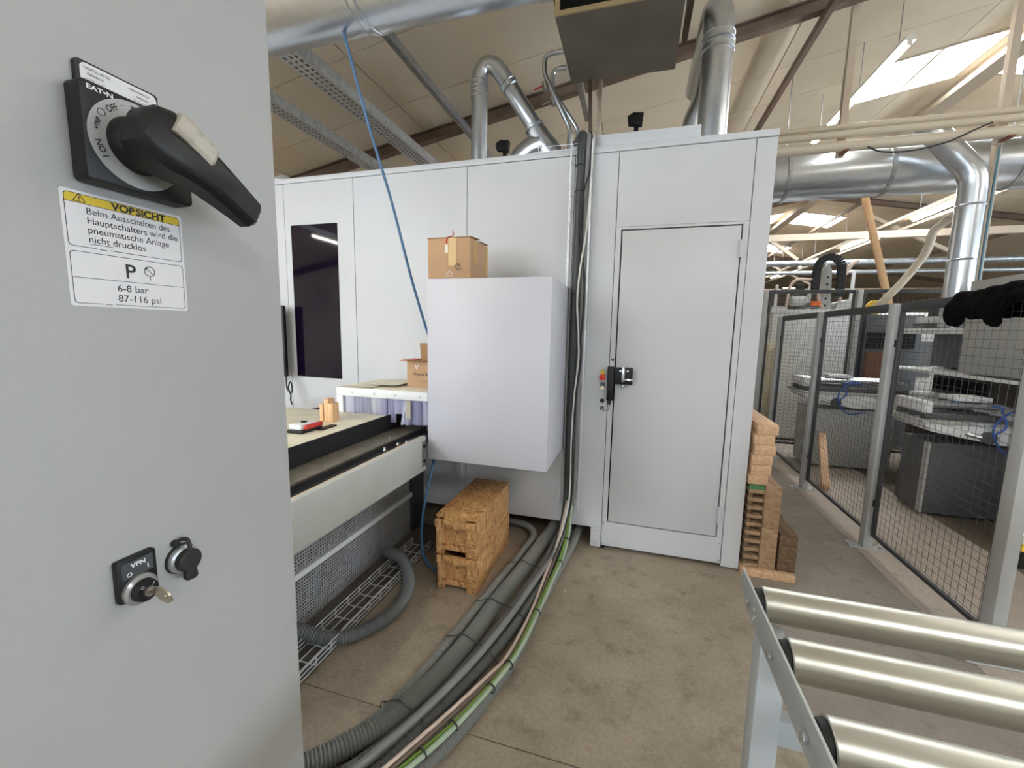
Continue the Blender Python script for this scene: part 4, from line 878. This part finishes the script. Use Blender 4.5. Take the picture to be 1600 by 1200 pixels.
# jacket over the fence
def jacket():
    nu, prof = 46, 22; mb = MB(); vs = []
    def bottom(u):   # u = y
        pts = [(3.0, 1.70), (2.985, 1.645), (2.93, 1.615), (2.87, 1.62), (2.84, 1.668), (2.78, 1.665), (2.72, 1.655), (2.69, 1.62), (2.63, 1.612), (2.60, 1.64), (2.58, 1.71), (2.53, 1.725), (2.47, 1.74), (2.42, 1.76)]
        for (a, za), (b, zb) in zip(pts, pts[1:]):
            if b <= u <= a: return za+(zb-za)*(a-u)/(a-b)
        return pts[-1][1]
    for i in range(nu):
        u = 3.0-(3.0-2.42)*i/(nu-1); zb = bottom(u); top = 1.812+.016*math.sin(u*19)*.5 + (.02 if u < 2.66 else 0)
        if i in (0, nu-1): top -= .03
        for j in range(prof):
            s = j/(prof-1)   # from front hem over the bar to the rear hem
            fold = .010*math.sin(u*55+s*5)+.007*math.sin(u*120+2+s*9)
            if s < .45:
                q = s/.45; z = zb+(top-.02-zb)*q; x = FX-.022-.030*math.sin(math.pi*min(1, q+.15))-abs(fold)*(1-q*.5)
            elif s < .6:
                q = (s-.45)/.15; a = math.pi*(1-q); x = FX+.012+.036*math.cos(a); z = top-.02+.022*math.sin(a)
            else:
                q = (s-.6)/.4; z = top-.02-(top-1.68)*q; x = FX+.046+.014*math.sin(math.pi*q)+abs(fold)*q
            vs.append((x, u+.004*math.sin(s*20+u*30), z+.002*math.sin(u*80)))
    mb.add(vs, [(i*prof+j, i*prof+j+1, (i+1)*prof+j+1, (i+1)*prof+j) for i in range(nu-1) for j in range(prof-1)])
    o = one(mb, 'jacket', 'fabric_black', 'black fleece jacket thrown over the fence top rail', 'jacket', smooth=True)
    md = o.modifiers.new('solid', 'SOLIDIFY'); md.thickness = .008; md.offset = 1
    sd = o.modifiers.new('sub', 'SUBSURF'); sd.levels = sd.render_levels = 1
jacket()
one(MB().bar((2.10, 5.45, .44), (1.93, 4.80, .03), .07, .07), 'leaning_timber', 'wood_light', 'short squared timber leaning behind the mesh fence', 'timber', bevel=.003)
sw = T('switch_box', (1.81, 2.43, .50), 'small box with a yellow stripe mounted on the right-hand fence post', 'switch')
MB().box(1.758, 1.85, 2.40, 2.47, .62, .66).build('cover', 'white_plastic', sw, bevel=.003); MB().box(1.758, 1.85, 2.40, 2.47, .585, .6195).build('stripe', 'yellow_plastic', sw); MB().box(1.758, 1.85, 2.40, 2.47, .50, .5845).build('body', 'black_plastic', sw, bevel=.003)

# ------------------------------------------------------------------ machines behind the fence
mh = T('long_machine', (3.6, 5.0, 0), 'long grey machine housing with white ledge behind the fence', 'machine')
MB().box(3.0, 4.6, 2.6, 5.06, 1.235, 2.09).build('side_cover', 'machine_grey', mh, bevel=.006)
MB().box(2.98, 4.6, 2.6, 6.1, 1.19, 1.22).build('ledge', 'machine_white', mh, bevel=.003)
MB().box(3.35, 4.6, 5.07, 6.1, 1.235, 1.60).build('recess_panel', 'machine_dark', mh)
MB().box(3.05, 4.6, 5.07, 6.1, 1.601, 1.66).build('shelf', 'machine_white', mh, bevel=.003)
MB().box(3.4, 4.6, 2.6, 6.1, .93, 1.1895).build('recess_panel', 'machine_brown', mh)
for k in range(7): MB().box(3.36, 3.3995, 5.3+.11*k, 5.36+.11*k, .98, 1.12).build('recess_rib', 'dark_hole', mh)
MB().box(3.0, 4.6, 2.6, 6.1, .89, .929).build('bench_top', 'machine_white', mh, bevel=.003)
MB().box(3.02, 4.6, 2.6, 6.1, .74, .8895).build('bench_skirt', 'machine_grey', mh)
MB().box(3.2, 4.6, 2.6, 6.1, 0, .7395).build('base', 'machine_brown', mh)
def support_table(X0, Y0, Y1, label, zt, wheel, bm='machine_dark'):
    t = T('support_table', ((X0+3.0)/2, (Y0+Y1)/2, 0), label, 'machine table', 'machine support tables'); X1 = X0+.95
    MB().box(X0+.10, min(X1, 3.19), Y0+.08, Y1-.04, .03, zt-.28).build('body', bm, t, bevel=.004)
    MB().box(X0+.085, X0+.0995, Y0+.07, Y0+.13, .03, zt-.28).build('corner_strip', 'machine_grey', t)
    MB().prism([(X0, zt-.12), (X0+.05, zt-.17), (X0+.5, zt-.25), (2.97, zt-.25), (2.97, zt-.10), (X0, zt-.10)], 'y', Y0, Y1).build('skirt', 'machine_white', t, bevel=.004)
    MB().box(X0-.03, 2.97, Y0-.02, Y1, zt-.0995, zt-.075).build('top', 'machine_grey', t, bevel=.003)
    for k in range(3):
        y = Y0+.09+.17*k
        MB().cyl((X0+.06, y, zt+.05), (2.96, y, zt+.05), .024, 14).build('guide_rod', 'chrome', t, smooth=True)
        MB().box(X0+.02, 2.96, y-.03, y+.03, zt-.0745, zt-.02).build('rod_bed', 'machine_dark', t, bevel=.003)
    MB().box(X0+.0, X0+.055, Y0+.03, Y1-.05, zt-.019, zt+.08).build('rod_holder', 'machine_white', t, bevel=.003)
    MB().box(X0+.3, X0+.55, Y0+.2, Y0+.42, zt+.075, zt+.115).build('clamp_carriage', 'machine_white', t, bevel=.003)
    MB().cyl((wheel, Y0-.004, zt-.19), (wheel, Y0-.035, zt-.19), .05, 24).build('hand_wheel', 'machine_dark', t, smooth=True)
    MB().cyl((wheel-.14, Y0-.002, zt-.165), (wheel-.06, Y0-.04, zt-.185), .018, 12).build('valve', 'steel', t, smooth=True)
    P = smooth_path([(X0+.25, Y0+.2, zt+.06), (X0+.5, Y0+.05, zt+.06), (wheel+.05, Y0-.03, zt+.03), (wheel+.08, Y0-.05, zt-.08), (wheel+.02, Y0-.04, zt-.16)], .02)
    MB().tube(P, .008, 8).build('air_tube', 'blue_tube', t, smooth=True)
    P = smooth_path([(wheel+.3, Y0+.1, zt+.03), (wheel+.1, Y0-.02, zt+.02), (wheel, Y0-.05, zt-.12), (wheel+.1, Y0-.05, zt-.30), (wheel+.28, Y0-.05, zt-.28)], .02)
    MB().tube(P, .007, 8).build('air_tube', 'blue_tube', t, smooth=True)
    return t
support_table(2.40, 4.32, 4.82, 'nearer white topped support table with chrome rods behind the fence', .94, 2.82)
support_table(1.93, 5.60, 6.08, 'farther white topped support table with chrome rods behind the fence', .99, 2.25, 'machine_grey')
wb = T('white_machine', (2.55, 7.5, 0), 'white machine cabinet behind the cross fence carrying the gantry', 'machine')
MB().box(1.92, 3.02, 7.0, 8.3, .03, 1.88).build('cabinet', 'machine_white', wb, bevel=.006)
MB().box(1.88, 3.06, 6.97, 8.33, 1.8805, 1.93).build('top_plate', 'machine_white', wb, bevel=.004)
MB().box(3.0605, 3.7, 6.98, 8.3, .03, 1.86).build('dark_bay', 'machine_dark', wb, bevel=.004)
MB().box(3.08, 3.3, 6.90, 6.979, .95, 1.35).build('side_box', 'rust', wb)
MB().box(3.08, 3.62, 6.95, 6.979, 1.40, 1.62).build('side_slot', 'dark_hole', wb)
gn = T('gantry_unit', (2.6, 7.3, 1.93), 'machine gantry with perforated column, black cable chain and orange hoses', 'machine')
col_ = MB().prism([(2.545, 1.931), (2.70, 1.931), (2.665, 2.50), (2.62, 2.60), (2.56, 2.50)], 'y', 7.2, 7.3); col_.build('column', 'machine_grey', gn, bevel=.004)
for k in range(5): MB().cyl((2.62, 7.199, 2.0+.1*k), (2.62, 7.19, 2.0+.1*k), .014, 12).build('bolt', 'dark_hole', gn)
ch = MB(); P = [(2.44, 2.20), (2.44, 2.45)] + [(2.59-.15*math.cos(math.radians(a)), 2.50+.17*math.sin(math.radians(a))) for a in range(0, 181, 15)] + [(2.745, 2.3), (2.745, 2.08)]
P3 = resample(smooth_path([(x, 7.1, z) for x, z in P], .02), .035)
for a, b in zip(P3, P3[1:]): ch.bar(a, a+(b-a)*.9, .09, .075, up=(0, 1, 0))
ch.build('cable_chain', 'black_matte', gn)
for pts in ([(2.10, 7.1, 1.98), (2.12, 7.1, 2.25), (2.2, 7.1, 2.36), (2.35, 7.1, 2.36), (2.48, 7.12, 2.34), (2.50, 7.12, 2.1), (2.56, 7.1, 1.95)], [(2.78, 7.15, 2.0), (2.79, 7.15, 2.35), (2.82, 7.15, 2.52), (2.92, 7.15, 2.60), (2.95, 7.15, 2.62)], [(2.80, 7.2, 2.1), (2.82, 7.2, 2.4), (2.90, 7.2, 2.58)]):
    MB().tube(smooth_path(pts, .03), .02, 10).build('orange_hose', 'cable_pink', gn, smooth=True)
mo = MB().tube([(2.14, 7.12, 2.06), (2.16, 7.12, 2.06), (2.30, 7.12, 2.06), (2.34, 7.12, 2.06)], [.05, .075, .075, .06], 20).build('motor', 'machine_grey', gn, smooth=True)
MB().box(2.30, 2.52, 7.1, 7.25, 1.97, 2.03).build('motor_block', 'machine_dark', gn); MB().box(2.40, 2.52, 7.06, 7.0995, 1.99, 2.05).build('coupling', 'orange_plastic', gn)
MB().box(2.22, 2.32, 7.12, 7.22, 2.16, 2.30).build('sensor_head', 'black_plastic', gn, bevel=.006)
MB().cyl((2.05, 7.17, 2.23), (2.2195, 7.17, 2.23), .03, 12).build('spindle', 'steel', gn, smooth=True)
MB().prism([(2.72, 1.931), (2.98, 1.931), (2.98, 2.10), (2.75, 2.04)], 'y', 7.12, 7.5).build('cover', 'machine_grey', gn, bevel=.004)
for x in (2.03, 2.47, 3.0): MB().box(x-.018, x+.018, 7.35, 7.385, 1.931, 2.32 if x < 2.9 else 2.5).build('strut', 'machine_white', gn)
MB().box(2.0, 3.05, 7.386, 7.42, 2.20, 2.25).build('cross_beam', 'machine_white', gn); MB().box(1.9, 2.1, 7.05, 7.3, 1.931, 1.98).build('foot_block', 'steel', gn)
one(MB().prism([(1.62, .03), (1.90, .03), (1.90, 1.1), (1.85, 1.45), (1.62, 1.2)], 'y', 6.4, 6.95), 'beige_housing', 'machine_beige', 'beige machine housing in the gap right of the booth', 'machine', bevel=.006)
# things on the long machine
one(MB().box(3.30, 3.48, 5.6, 5.85, 1.6605, 1.99), 'carton_stack', 'cardboard', 'upright brown carton on the white machine shelf', 'box', bevel=.003)
one(MB().box(3.34, 3.50, 5.25, 5.50, 1.6605, 1.83), 'carton', 'wood_mid', 'small brown carton on the shelf, right of the upright one', 'box', bevel=.003)
mt = T('shelf_machine', (3.27, 5.98, 1.66), 'dark toothed mechanism standing on the white machine shelf', 'machine')
MB().box(3.12, 3.42, 5.88, 6.08, 1.6605, 1.72).build('base', 'machine_dark', mt); MB().box(3.14, 3.4, 5.9, 6.06, 1.7205, 1.80).build('body', 'machine_white', mt, bevel=.004); MB().box(3.22, 3.3, 5.95, 6.02, 1.8005, 1.90).build('head', 'anthracite', mt)
yr = T('cable_reel', (3.2, 7.14, 1.861), 'yellow reel beside the end of the beige extraction hose', 'reel')
MB().ring((3.2, 7.12, 1.97), (0, 1, 0), .035, .10, .04).build('rim', 'yellow_plastic', yr); MB().cyl((3.2, 7.11, 1.97), (3.2, 7.16, 1.97), .03, 16).build('hub', 'machine_dark', yr); MB().box(3.16, 3.24, 7.115, 7.155, 1.861, 1.875).build('stand', 'machine_dark', yr)
one(MB().bar((2.82, 7.0, 3.60), (3.30, 7.0, 2.0), .075, .05, up=(0, 1, 0)), 'roof_plank', 'plank_wood', 'long light wood plank leaning upright in front of the big duct', 'plank', bevel=.003)
one(hose([(2.72, 6.05, 1.90), (2.80, 6.0, 2.02), (2.93, 6.0, 2.20), (3.06, 6.0, 2.42), (3.12, 6.0, 2.56), (3.15, 6.0, 2.74), (3.20, 5.95, 2.82), (3.30, 5.8, 2.95), (3.4, 5.7, 3.02)], .042, .02, .06), 'extraction_hose', 'pipe_cream', 'beige flexible extraction hose rising beside the plank', 'hose', smooth=True)

# ------------------------------------------------------------------ ducts
def duct(pts, r, name, label, bands=(), m='galv', n=36, grp=None, rings=True):
    o = T(name, pts[0], label, 'duct', grp)
    MB().tube(pts, r, n, caps=False).build('pipe', m, o, smooth=True, ang=60)
    for (c, ax, rr) in bands:
        MB().tube([Vector(c)-Vector(ax)*.028, Vector(c)-Vector(ax)*.026, Vector(c)+Vector(ax)*.026, Vector(c)+Vector(ax)*.028], [rr+.001, rr+.006, rr+.006, rr+.001], n).build('band', m, o, smooth=True)
        for t in (-.02, .02): MB().tube([Vector(c)+Vector(ax)*(t-.005), Vector(c)+Vector(ax)*(t), Vector(c)+Vector(ax)*(t+.005)], [rr+.006, rr+.010, rr+.006], n).build('bead', m, o, smooth=True)
    return o
dA = duct([(-5, 2.12, 3.40), (1.2, 2.12, 3.40)], .25, 'ceiling_duct', 'large galvanised duct crossing the top left corner', [((x, 2.12, 3.40), (1, 0, 0), .25) for x in (-1.47, -.52, .4, -2.5)])
for x in (-3.5, -.9): MB().cyl((x, 2.12, 3.65), (x, 2.12, cz(x)), .006, 8).build('hanger', 'galv_dull', dA)
dB = duct([(.9, 6.05, 3.44), (9, 6.05, 3.44)], .262, 'ceiling_duct', 'large galvanised duct running along behind the white booth', [])
for x in (1.62, 2.62, 3.75, 5): MB().tube([(x-.02, 6.05, 3.44), (x-.018, 6.05, 3.44), (x+.018, 6.05, 3.44), (x+.02, 6.05, 3.44)], [.263, .274, .274, .263], 36).build('clamp_ring', 'galv_dull', dB, smooth=True)
for x in (1.62, 3.75, 5.0): MB().cyl((x, 6.05, 3.71), (x, 6.05, cz(x)), .006, 8).build('hanger', 'galv_dull', dB)
def arc(c, a, b, r, t0, t1, k=8):
    c, a, b = Vector(c), Vector(a), Vector(b)
    return [c + a*(r*math.cos(math.radians(t0+(t1-t0)*i/k))) + b*(r*math.sin(math.radians(t0+(t1-t0)*i/k))) for i in range(k+1)]
# gooseneck
gv = Vector((.62, .10, -.78)).normalized()
pts = [(-1.283, 3.33, 2.725), (-1.283, 3.33, 3.46)] + smooth_path([(-1.283, 3.33, 3.47), (-1.275, 3.331, 3.54), (-1.24, 3.335, 3.595), (-1.19, 3.34, 3.60), (-1.14, 3.345, 3.57), (-1.10, 3.35, 3.52)], .02) + [(-.86, 3.42, 3.16)]
gd = duct(pts, .064, 'gooseneck_duct', 'slim gooseneck duct rising from the booth roof and bending back down', [((-1.283, 3.33, 3.46), (0, 0, 1), .064), ((-1.283, 3.33, 3.39), (0, 0, 1), .064), ((-1.05, 3.365, 3.445), (.54, .16, -.81), .064)])
yd = T('y_duct', (-.85, 3.55, 2.726), 'fat galvanised branch duct where the gooseneck meets the booth roof', 'duct')
MB().tube([(-.87, 3.42, 3.17), (-.85, 3.425, 3.14), (-.80, 3.44, 3.06), (-.72, 3.46, 2.94), (-.60, 3.49, 2.75)], [.067, .07, .085, .10, .10], 28).build('main_branch', 'galv', yd, smooth=True)
MB().tube(smooth_path([(-.78, 3.45, 3.02), (-.88, 3.46, 2.99), (-.97, 3.47, 2.92), (-1.0, 3.48, 2.80), (-1.0, 3.48, 2.726)], .02), .10, 28).build('side_branch', 'galv', yd, smooth=True)
MB().tube([(-.86, 3.422, 3.155), (-.852, 3.425, 3.14)], [.078, .078], 28).build('band', 'galv_dull', yd, smooth=True)
# fat vertical duct on the right of the booth
pts = [(.43, 3.35, 2.726), (.43, 3.35, 3.53)] + arc((.43, 3.67, 3.53), (0, -1, 0), (0, 0, 1), .32, 6, 90, 10) + [(.43, 4.6, 3.85)]
duct(pts, .096, 'vertical_duct', 'fat vertical duct on the booth roof right of the ceiling unit', [((.43, 3.35, 3.47), (0, 0, 1), .096), ((.43, 3.35, 3.53), (0, 0, 1), .096)])
duct(smooth_path([(.335, 3.75, 2.726), (.335, 3.75, 3.05), (.34, 3.75, 3.2), (.40, 3.75, 3.38), (.42, 3.75, 3.6), (.42, 3.75, 3.62)], .03), .07, 'vertical_duct', 'thinner bent duct half hidden behind the fat vertical one', [((.335, 3.75, 3.1), (0, 0, 1), .07)])
# elbow duct in front of duct B
pts = [(2.70, 5.5, 3.70), (3.06, 5.5, 3.29), (3.115, 5.5, 3.215), (3.145, 5.5, 3.14), (3.155, 5.5, 3.05), (3.16, 5.5, 1.67)]
ed = duct(pts, .110, 'elbow_duct', 'galvanised elbow duct dropping from the pipe rack to the long machine', [])
for z in (2.88, 2.35): MB().tube([(3.157, 5.5, z-.01), (3.157, 5.5, z), (3.157, 5.5, z+.01)], [.111, .117, .111], 36).build('bead', 'galv', ed, smooth=True)
one(MB().cyl((3.295, 5.46, 1.67), (3.295, 5.46, 3.7), .012, 12), 'riser_pipe', 'teal_pipe', 'thin blue pipe rising right beside the elbow duct', 'pipe', smooth=True)
one(MB().box(3.335, 3.39, 5.58, 5.64, 1.665, 4.75), 'hanger_post', 'steel_cream', 'pale square hanger post right of the blue pipe', 'post', bevel=.003)

# ------------------------------------------------------------------ pipe rack, cable trays, lamps under the roof
for k, (z, r, y, l) in enumerate(((3.55, .028, 5.0, 'topmost cream pipe of the rack above the right fence'), (3.475, .034, 4.97, 'middle cream pipe of the rack above the right fence'), (3.375, .048, 5.0, 'lowest and thickest cream pipe of the rack above the right fence'))):
    one(MB().cyl((.85, y, z), (8.5, y, z), r, 16), 'ceiling_pipe', 'pipe_cream', l, 'pipe', 'pipes of the rack', smooth=True)
for k, x in enumerate((1.83, 3.05, 4.6)):
    hg = T('pipe_hanger', (x, 5.06, 3.3), ('hanger post of the pipe rack nearest the booth', 'middle hanger of the pipe rack', 'outermost hanger of the pipe rack at the right')[k], 'hanger', 'pipe rack hangers')
    MB().box(x-.03, x+.03, 5.052, 5.10, 3.30, cz(x)-.132).build('post', 'steel_cream', hg)
    MB().box(x-.02, x+.02, 4.92, 5.05, 3.305, 3.322).build('bracket', 'rust', hg)
one(hose([(2.0, 4.94, 3.33), (2.12, 4.93, 3.27), (2.35, 4.93, 3.26), (2.6, 4.93, 3.31), (2.8, 4.93, 3.40), (2.9, 4.93, 3.44)], .007, n=8), 'slack_cable', 'black_rubber', 'dark slack cable hanging under the pipe rack', 'cable', smooth=True)
def perforated_tray(x, z, y0, y1, wd, label):
    o = T('perforated_tray', (x, (y0+y1)/2, z), label, 'cable tray', 'perforated trays under the roof')
    b = MB(); p = .05; ny = int((y1-y0)/p)
    for i in range(ny):
        y = y0+i*p
        b.box(x-wd/2, x+wd/2, y, y+.022, z, z+.0015)
        for q in (-.5, -.2, .08, .36): b.box(x+q*wd, x+q*wd+wd*.14, y+.014, y+p, z, z+.0015)
    b.build('slotted_base', 'wire_zinc', o)['kind'] = 'stuff'
    for s in (-1, 1): MB().box(x+s*wd/2-.001, x+s*wd/2+.001, y0, y1, z+.0015, z+.09).build('side_flange', 'galv_dull', o)
    c = MB()
    for k in range(4):
        xx = x-wd*.3+wd*.2*k; P = smooth_path([(xx+random.uniform(-.01, .01), y0+(y1-y0)*t/8, z+.014) for t in range(9)], .1); c.tube(P, .010, 8)
    c.build('cables', 'cable_grey', o, smooth=True)
    for y in (y0+.3, y1-.3): MB().cyl((x+wd/2+.006, y, z+.03), (x+wd/2+.006, y, cz(x)), .005, 6).build('hanger_rod', 'galv_dull', o)
    return o
perforated_tray(-2.40, 3.4, 1.2, 6.0, .17, 'perforated cable tray under the ceiling nearer the blue hose')
perforated_tray(-3.11, 3.42, 1.2, 6.0, .15, 'perforated cable tray under the ceiling nearer the control cabinet')
one(MB().box(-.72, -.66, 1.6, 5.4, 4.06, 4.12), 'strut_rail', 'galv_dull', 'bright strut rail under the ceiling left of the suspended unit', 'rail')
one(MB().box(-.575, -.515, 2.2, 4.1, 3.86, 3.93), 'strut_rail', 'steel_brown', 'brown strut rail along the left edge of the suspended unit', 'rail') if False else None
# suspended air unit
un = T('ceiling_unit', (-.2, 3.4, 3.6), 'suspended sheet metal air unit with a dark opening above the booth', 'air unit')
ux0, ux1, uy0, uy1, uz = -.621, .185, 2.975, 3.745, 3.6
MB().box(ux0, ux1, uy0, uy1, uz, uz+.006).build('bottom_sheet', 'unit_sheet', un)
for s, (a, b, c, d_) in enumerate(((ux0, ux0+.006, uy0, uy1), (ux1-.006, ux1, uy0, uy1), (ux0+.006, ux1-.006, uy1-.006, uy1))): MB().box(a, b, c, d_, uz+.006, uz+.6).build('side_sheet', 'unit_sheet', un)
MB().box(ux0, ux1, uy0, uy1, uz+.6, uz+.606).build('top_sheet', 'unit_sheet', un)
fr = MB(); fr.box(ux0, ux1, uy0-.012, uy0-.0005, uz, uz+.03); fr.box(ux0, ux0+.03, uy0-.012, uy0-.0005, uz+.03, uz+.6); fr.box(ux1-.03, ux1, uy0-.012, uy0-.0005, uz+.03, uz+.6); fr.build('opening_frame', 'unit_frame', un)
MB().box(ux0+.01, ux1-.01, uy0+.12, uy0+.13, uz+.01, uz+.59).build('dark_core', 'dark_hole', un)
for x in (ux0-.03, ux1+.06): MB().box(x-.02, x+.02, uy0-.3, uy1+.1, uz+.22, uz+.30).build('bearer', 'steel_brown', un)
for x in (ux0-.03, ux1+.06):
    for y in (uy0-.2, uy1): MB().cyl((x, y, uz+.30), (x, y, cz(x)), .007, 8).build('hanger_rod', 'galv_dull', un)
for k, (dx, dy) in enumerate(((0, 0), (.055, .05))):
    o = T('supply_pipe', (-.78+dx, 3.45+dy, 2.74), ('left valved supply pipe dropping from the ceiling unit', 'right valved supply pipe dropping from the ceiling unit')[k], 'pipe', 'supply pipes of the unit')
    MB().tube(smooth_path([(-.63, 3.45+dy, 3.68-.09*k), (-.73+dx*.6, 3.45+dy, 3.68-.09*k), (-.785+dx, 3.45+dy, 3.655-.09*k), (-.79+dx, 3.45+dy, 3.58-.09*k), (-.77+dx, 3.45+dy, 3.5-.09*k), (-.60+dx, 3.5+dy, 3.17), (-.58+dx, 3.5+dy, 3.08)], .02), .018, 12).build('pipe', 'galv', o, smooth=True)
    MB().tube([(-.785+dx, 3.45+dy, 3.48-.09*k), (-.77+dx, 3.45+dy, 3.42-.09*k)], [.026, .026], 10).build('valve', 'steel', o, smooth=True)
    MB().bar((-.80+dx, 3.44+dy, 3.45-.09*k), (-.86+dx, 3.42+dy, 3.42-.09*k), .012, .008).build('valve_lever', 'red_plastic' if k == 0 else 'steel', o)
    MB().cyl((-.58+dx, 3.5+dy, 2.74), (-.58+dx, 3.5+dy, 3.09), .022, 12).build('standpipe', 'galv_dull', o, smooth=True)
for k, (x, a) in enumerate(((-.43, 0), (-.385, .03))):
    one(MB().bar((x-.04*(1-k), 3.75, 3.6), (x, 3.75, 2.727), .03, .03, up=(0, 1, 0)), 'support_strut', ('steel_brown', 'steel_cream')[k], ('dark strut between ceiling unit and booth roof', 'pale strut between ceiling unit and booth roof')[k], 'strut')
for k, (x, z0, z1) in enumerate(((-1.35, 3.30, 3.41), (-.095, 3.40, 3.515))):
    y = 4.2
    bb = T('roof_bracket', (x, y, 2.726), ('black bracket on the booth roof beside the branch duct', 'black bracket on the booth roof behind the top plate')[k], 'bracket')
    MB().box(x-.02, x+.02, y+.01, y+.03, 2.726, z1-.02).build('stem', 'black_matte', bb)
    MB().prism([(x-.07, z0+.02), (x+.05, z0), (x+.06, z1-.01), (x-.03, z1), (x-.08, z1-.03)], 'y', y-.05, y+.0095).build('head', 'black_matte', bb, bevel=.004)
one(MB().tube([(-3.30, 3.4, 2.726), (-3.30, 3.4, 2.90), (-3.30, 3.4, 2.97)], [.14, .14, .04], 24), 'vent_cowl', 'white_plastic', 'pale rounded vent cowl on the booth roof beside the control cabinet', 'vent', smooth=True)

def lamp(x, y, z, ln, label, hang=True):
    o = T('strip_lamp', (x, y, z), label, 'lamp', 'fluorescent strip lamps')
    MB().prism([(x-.05, z+.03), (x+.05, z+.03), (x+.03, z+.08), (x-.03, z+.08)], 'y', y, y+ln).build('housing', 'lamp_body', o)
    MB().cyl((x, y+.02, z+.012), (x, y+ln-.02, z+.012), .016, 10).build('tube', 'lamp_tube', o, smooth=True)
    for q in (y+.0, y+ln-.018): MB().box(x-.018, x+.018, q, q+.018, z-.008, z+.0295).build('holder', 'lamp_body', o)
    if hang:
        for q in (y+.2, y+ln-.2): MB().cyl((x, q, z+.08), (x, q, cz(x)), .004, 6).build('hanger_rod', 'galv_dull', o)
lamp(2.31, 5.12, 4.28, 1.15, 'bright strip lamp in front of the big roof light'); lamp(2.31, 6.35, 4.28, 1.0, 'next strip lamp behind the one at the big roof light')
for k, (x, y) in enumerate(((5.45, 9.6), (5.45, 12.8), (5.45, 16.0), (5.45, 19.2))): lamp(x, y, 3.98, 1.5, ('nearest', 'second', 'third', 'farthest')[k]+' lamp of the lamp row beyond the right fence')
for k, (x, y) in enumerate(((-1.75, -.35), (-2.6, -2.4), (-2.6, -4.4), (.6, -3.2), (-5.6, 1.0), (-5.6, -2.0), (3.3, .6), (3.3, 2.3), (5.45, 6.2), (5.45, 4.3), (5.45, 2.4))): lamp(x, y, 3.1 if k == 0 else min(3.95, cz(x)-.3), 1.5, 'unseen strip lamp under the roof, assumed beside or behind the photographer')  # unseen lamps; the right-hand ones are added to brighten the machines behind the fence
for k, (x, z) in enumerate(((5.3, 4.02), (5.85, 4.02))):
    one(MB().prism([(x-.07, z), (x+.07, z), (x+.07, z+.06), (x+.06, z+.06), (x+.06, z+.01), (x-.06, z+.01), (x-.06, z+.06), (x-.07, z+.06)], 'y', 7.6, 26), 'lighting_trunk', 'steel_cream', ('left pale trunking above the far lamp row', 'right pale trunking beside the far lamp row')[k], 'trunking')
for k, (y, z, r) in enumerate(((12, 3.31, .07), (12.3, 3.12, .05), (13.5, 2.8, .05))):
    one(MB().cyl((1.2, y, z), (13.5, y, z), r, 12), 'far_pipe', ('galv_dull', 'galv_dull', 'steel_brown')[k], ('upper', 'middle', 'lowest')[k]+' of the horizontal pipes far behind the fence', 'pipe', smooth=True)
# far machinery silhouettes at the back of the hall
for k, (x0, x1, y, z0, z1, mm, l) in enumerate(((1.0, 4.2, 12.5, .0, 1.9, 'machine_dark', 'dark machine far behind the gantry'), (4.6, 7.5, 10.0, 0, 1.7, 'machine_grey', 'grey machine far behind the brown cartons'), (7.8, 11, 12, 0, 2.3, 'machine_brown', 'brown machine at the far right of the hall'))):
    o = T('far_machine', ((x0+x1)/2, y, 0), l, 'machine', 'machines at the back of the hall')
    MB().box(x0, x1, y, y+1.4, .02, z1).build('body', mm, o, bevel=.01); MB().box(x0+.2, x0+.9, y-.02, y-.001, .8, z1-.2).build('door', 'machine_grey' if mm != 'machine_grey' else 'machine_dark', o); MB().box(x0+.3, x1-.6, y+.2, y+.9, z1+.001, z1+.35).build('hood', 'machine_white', o, bevel=.01)
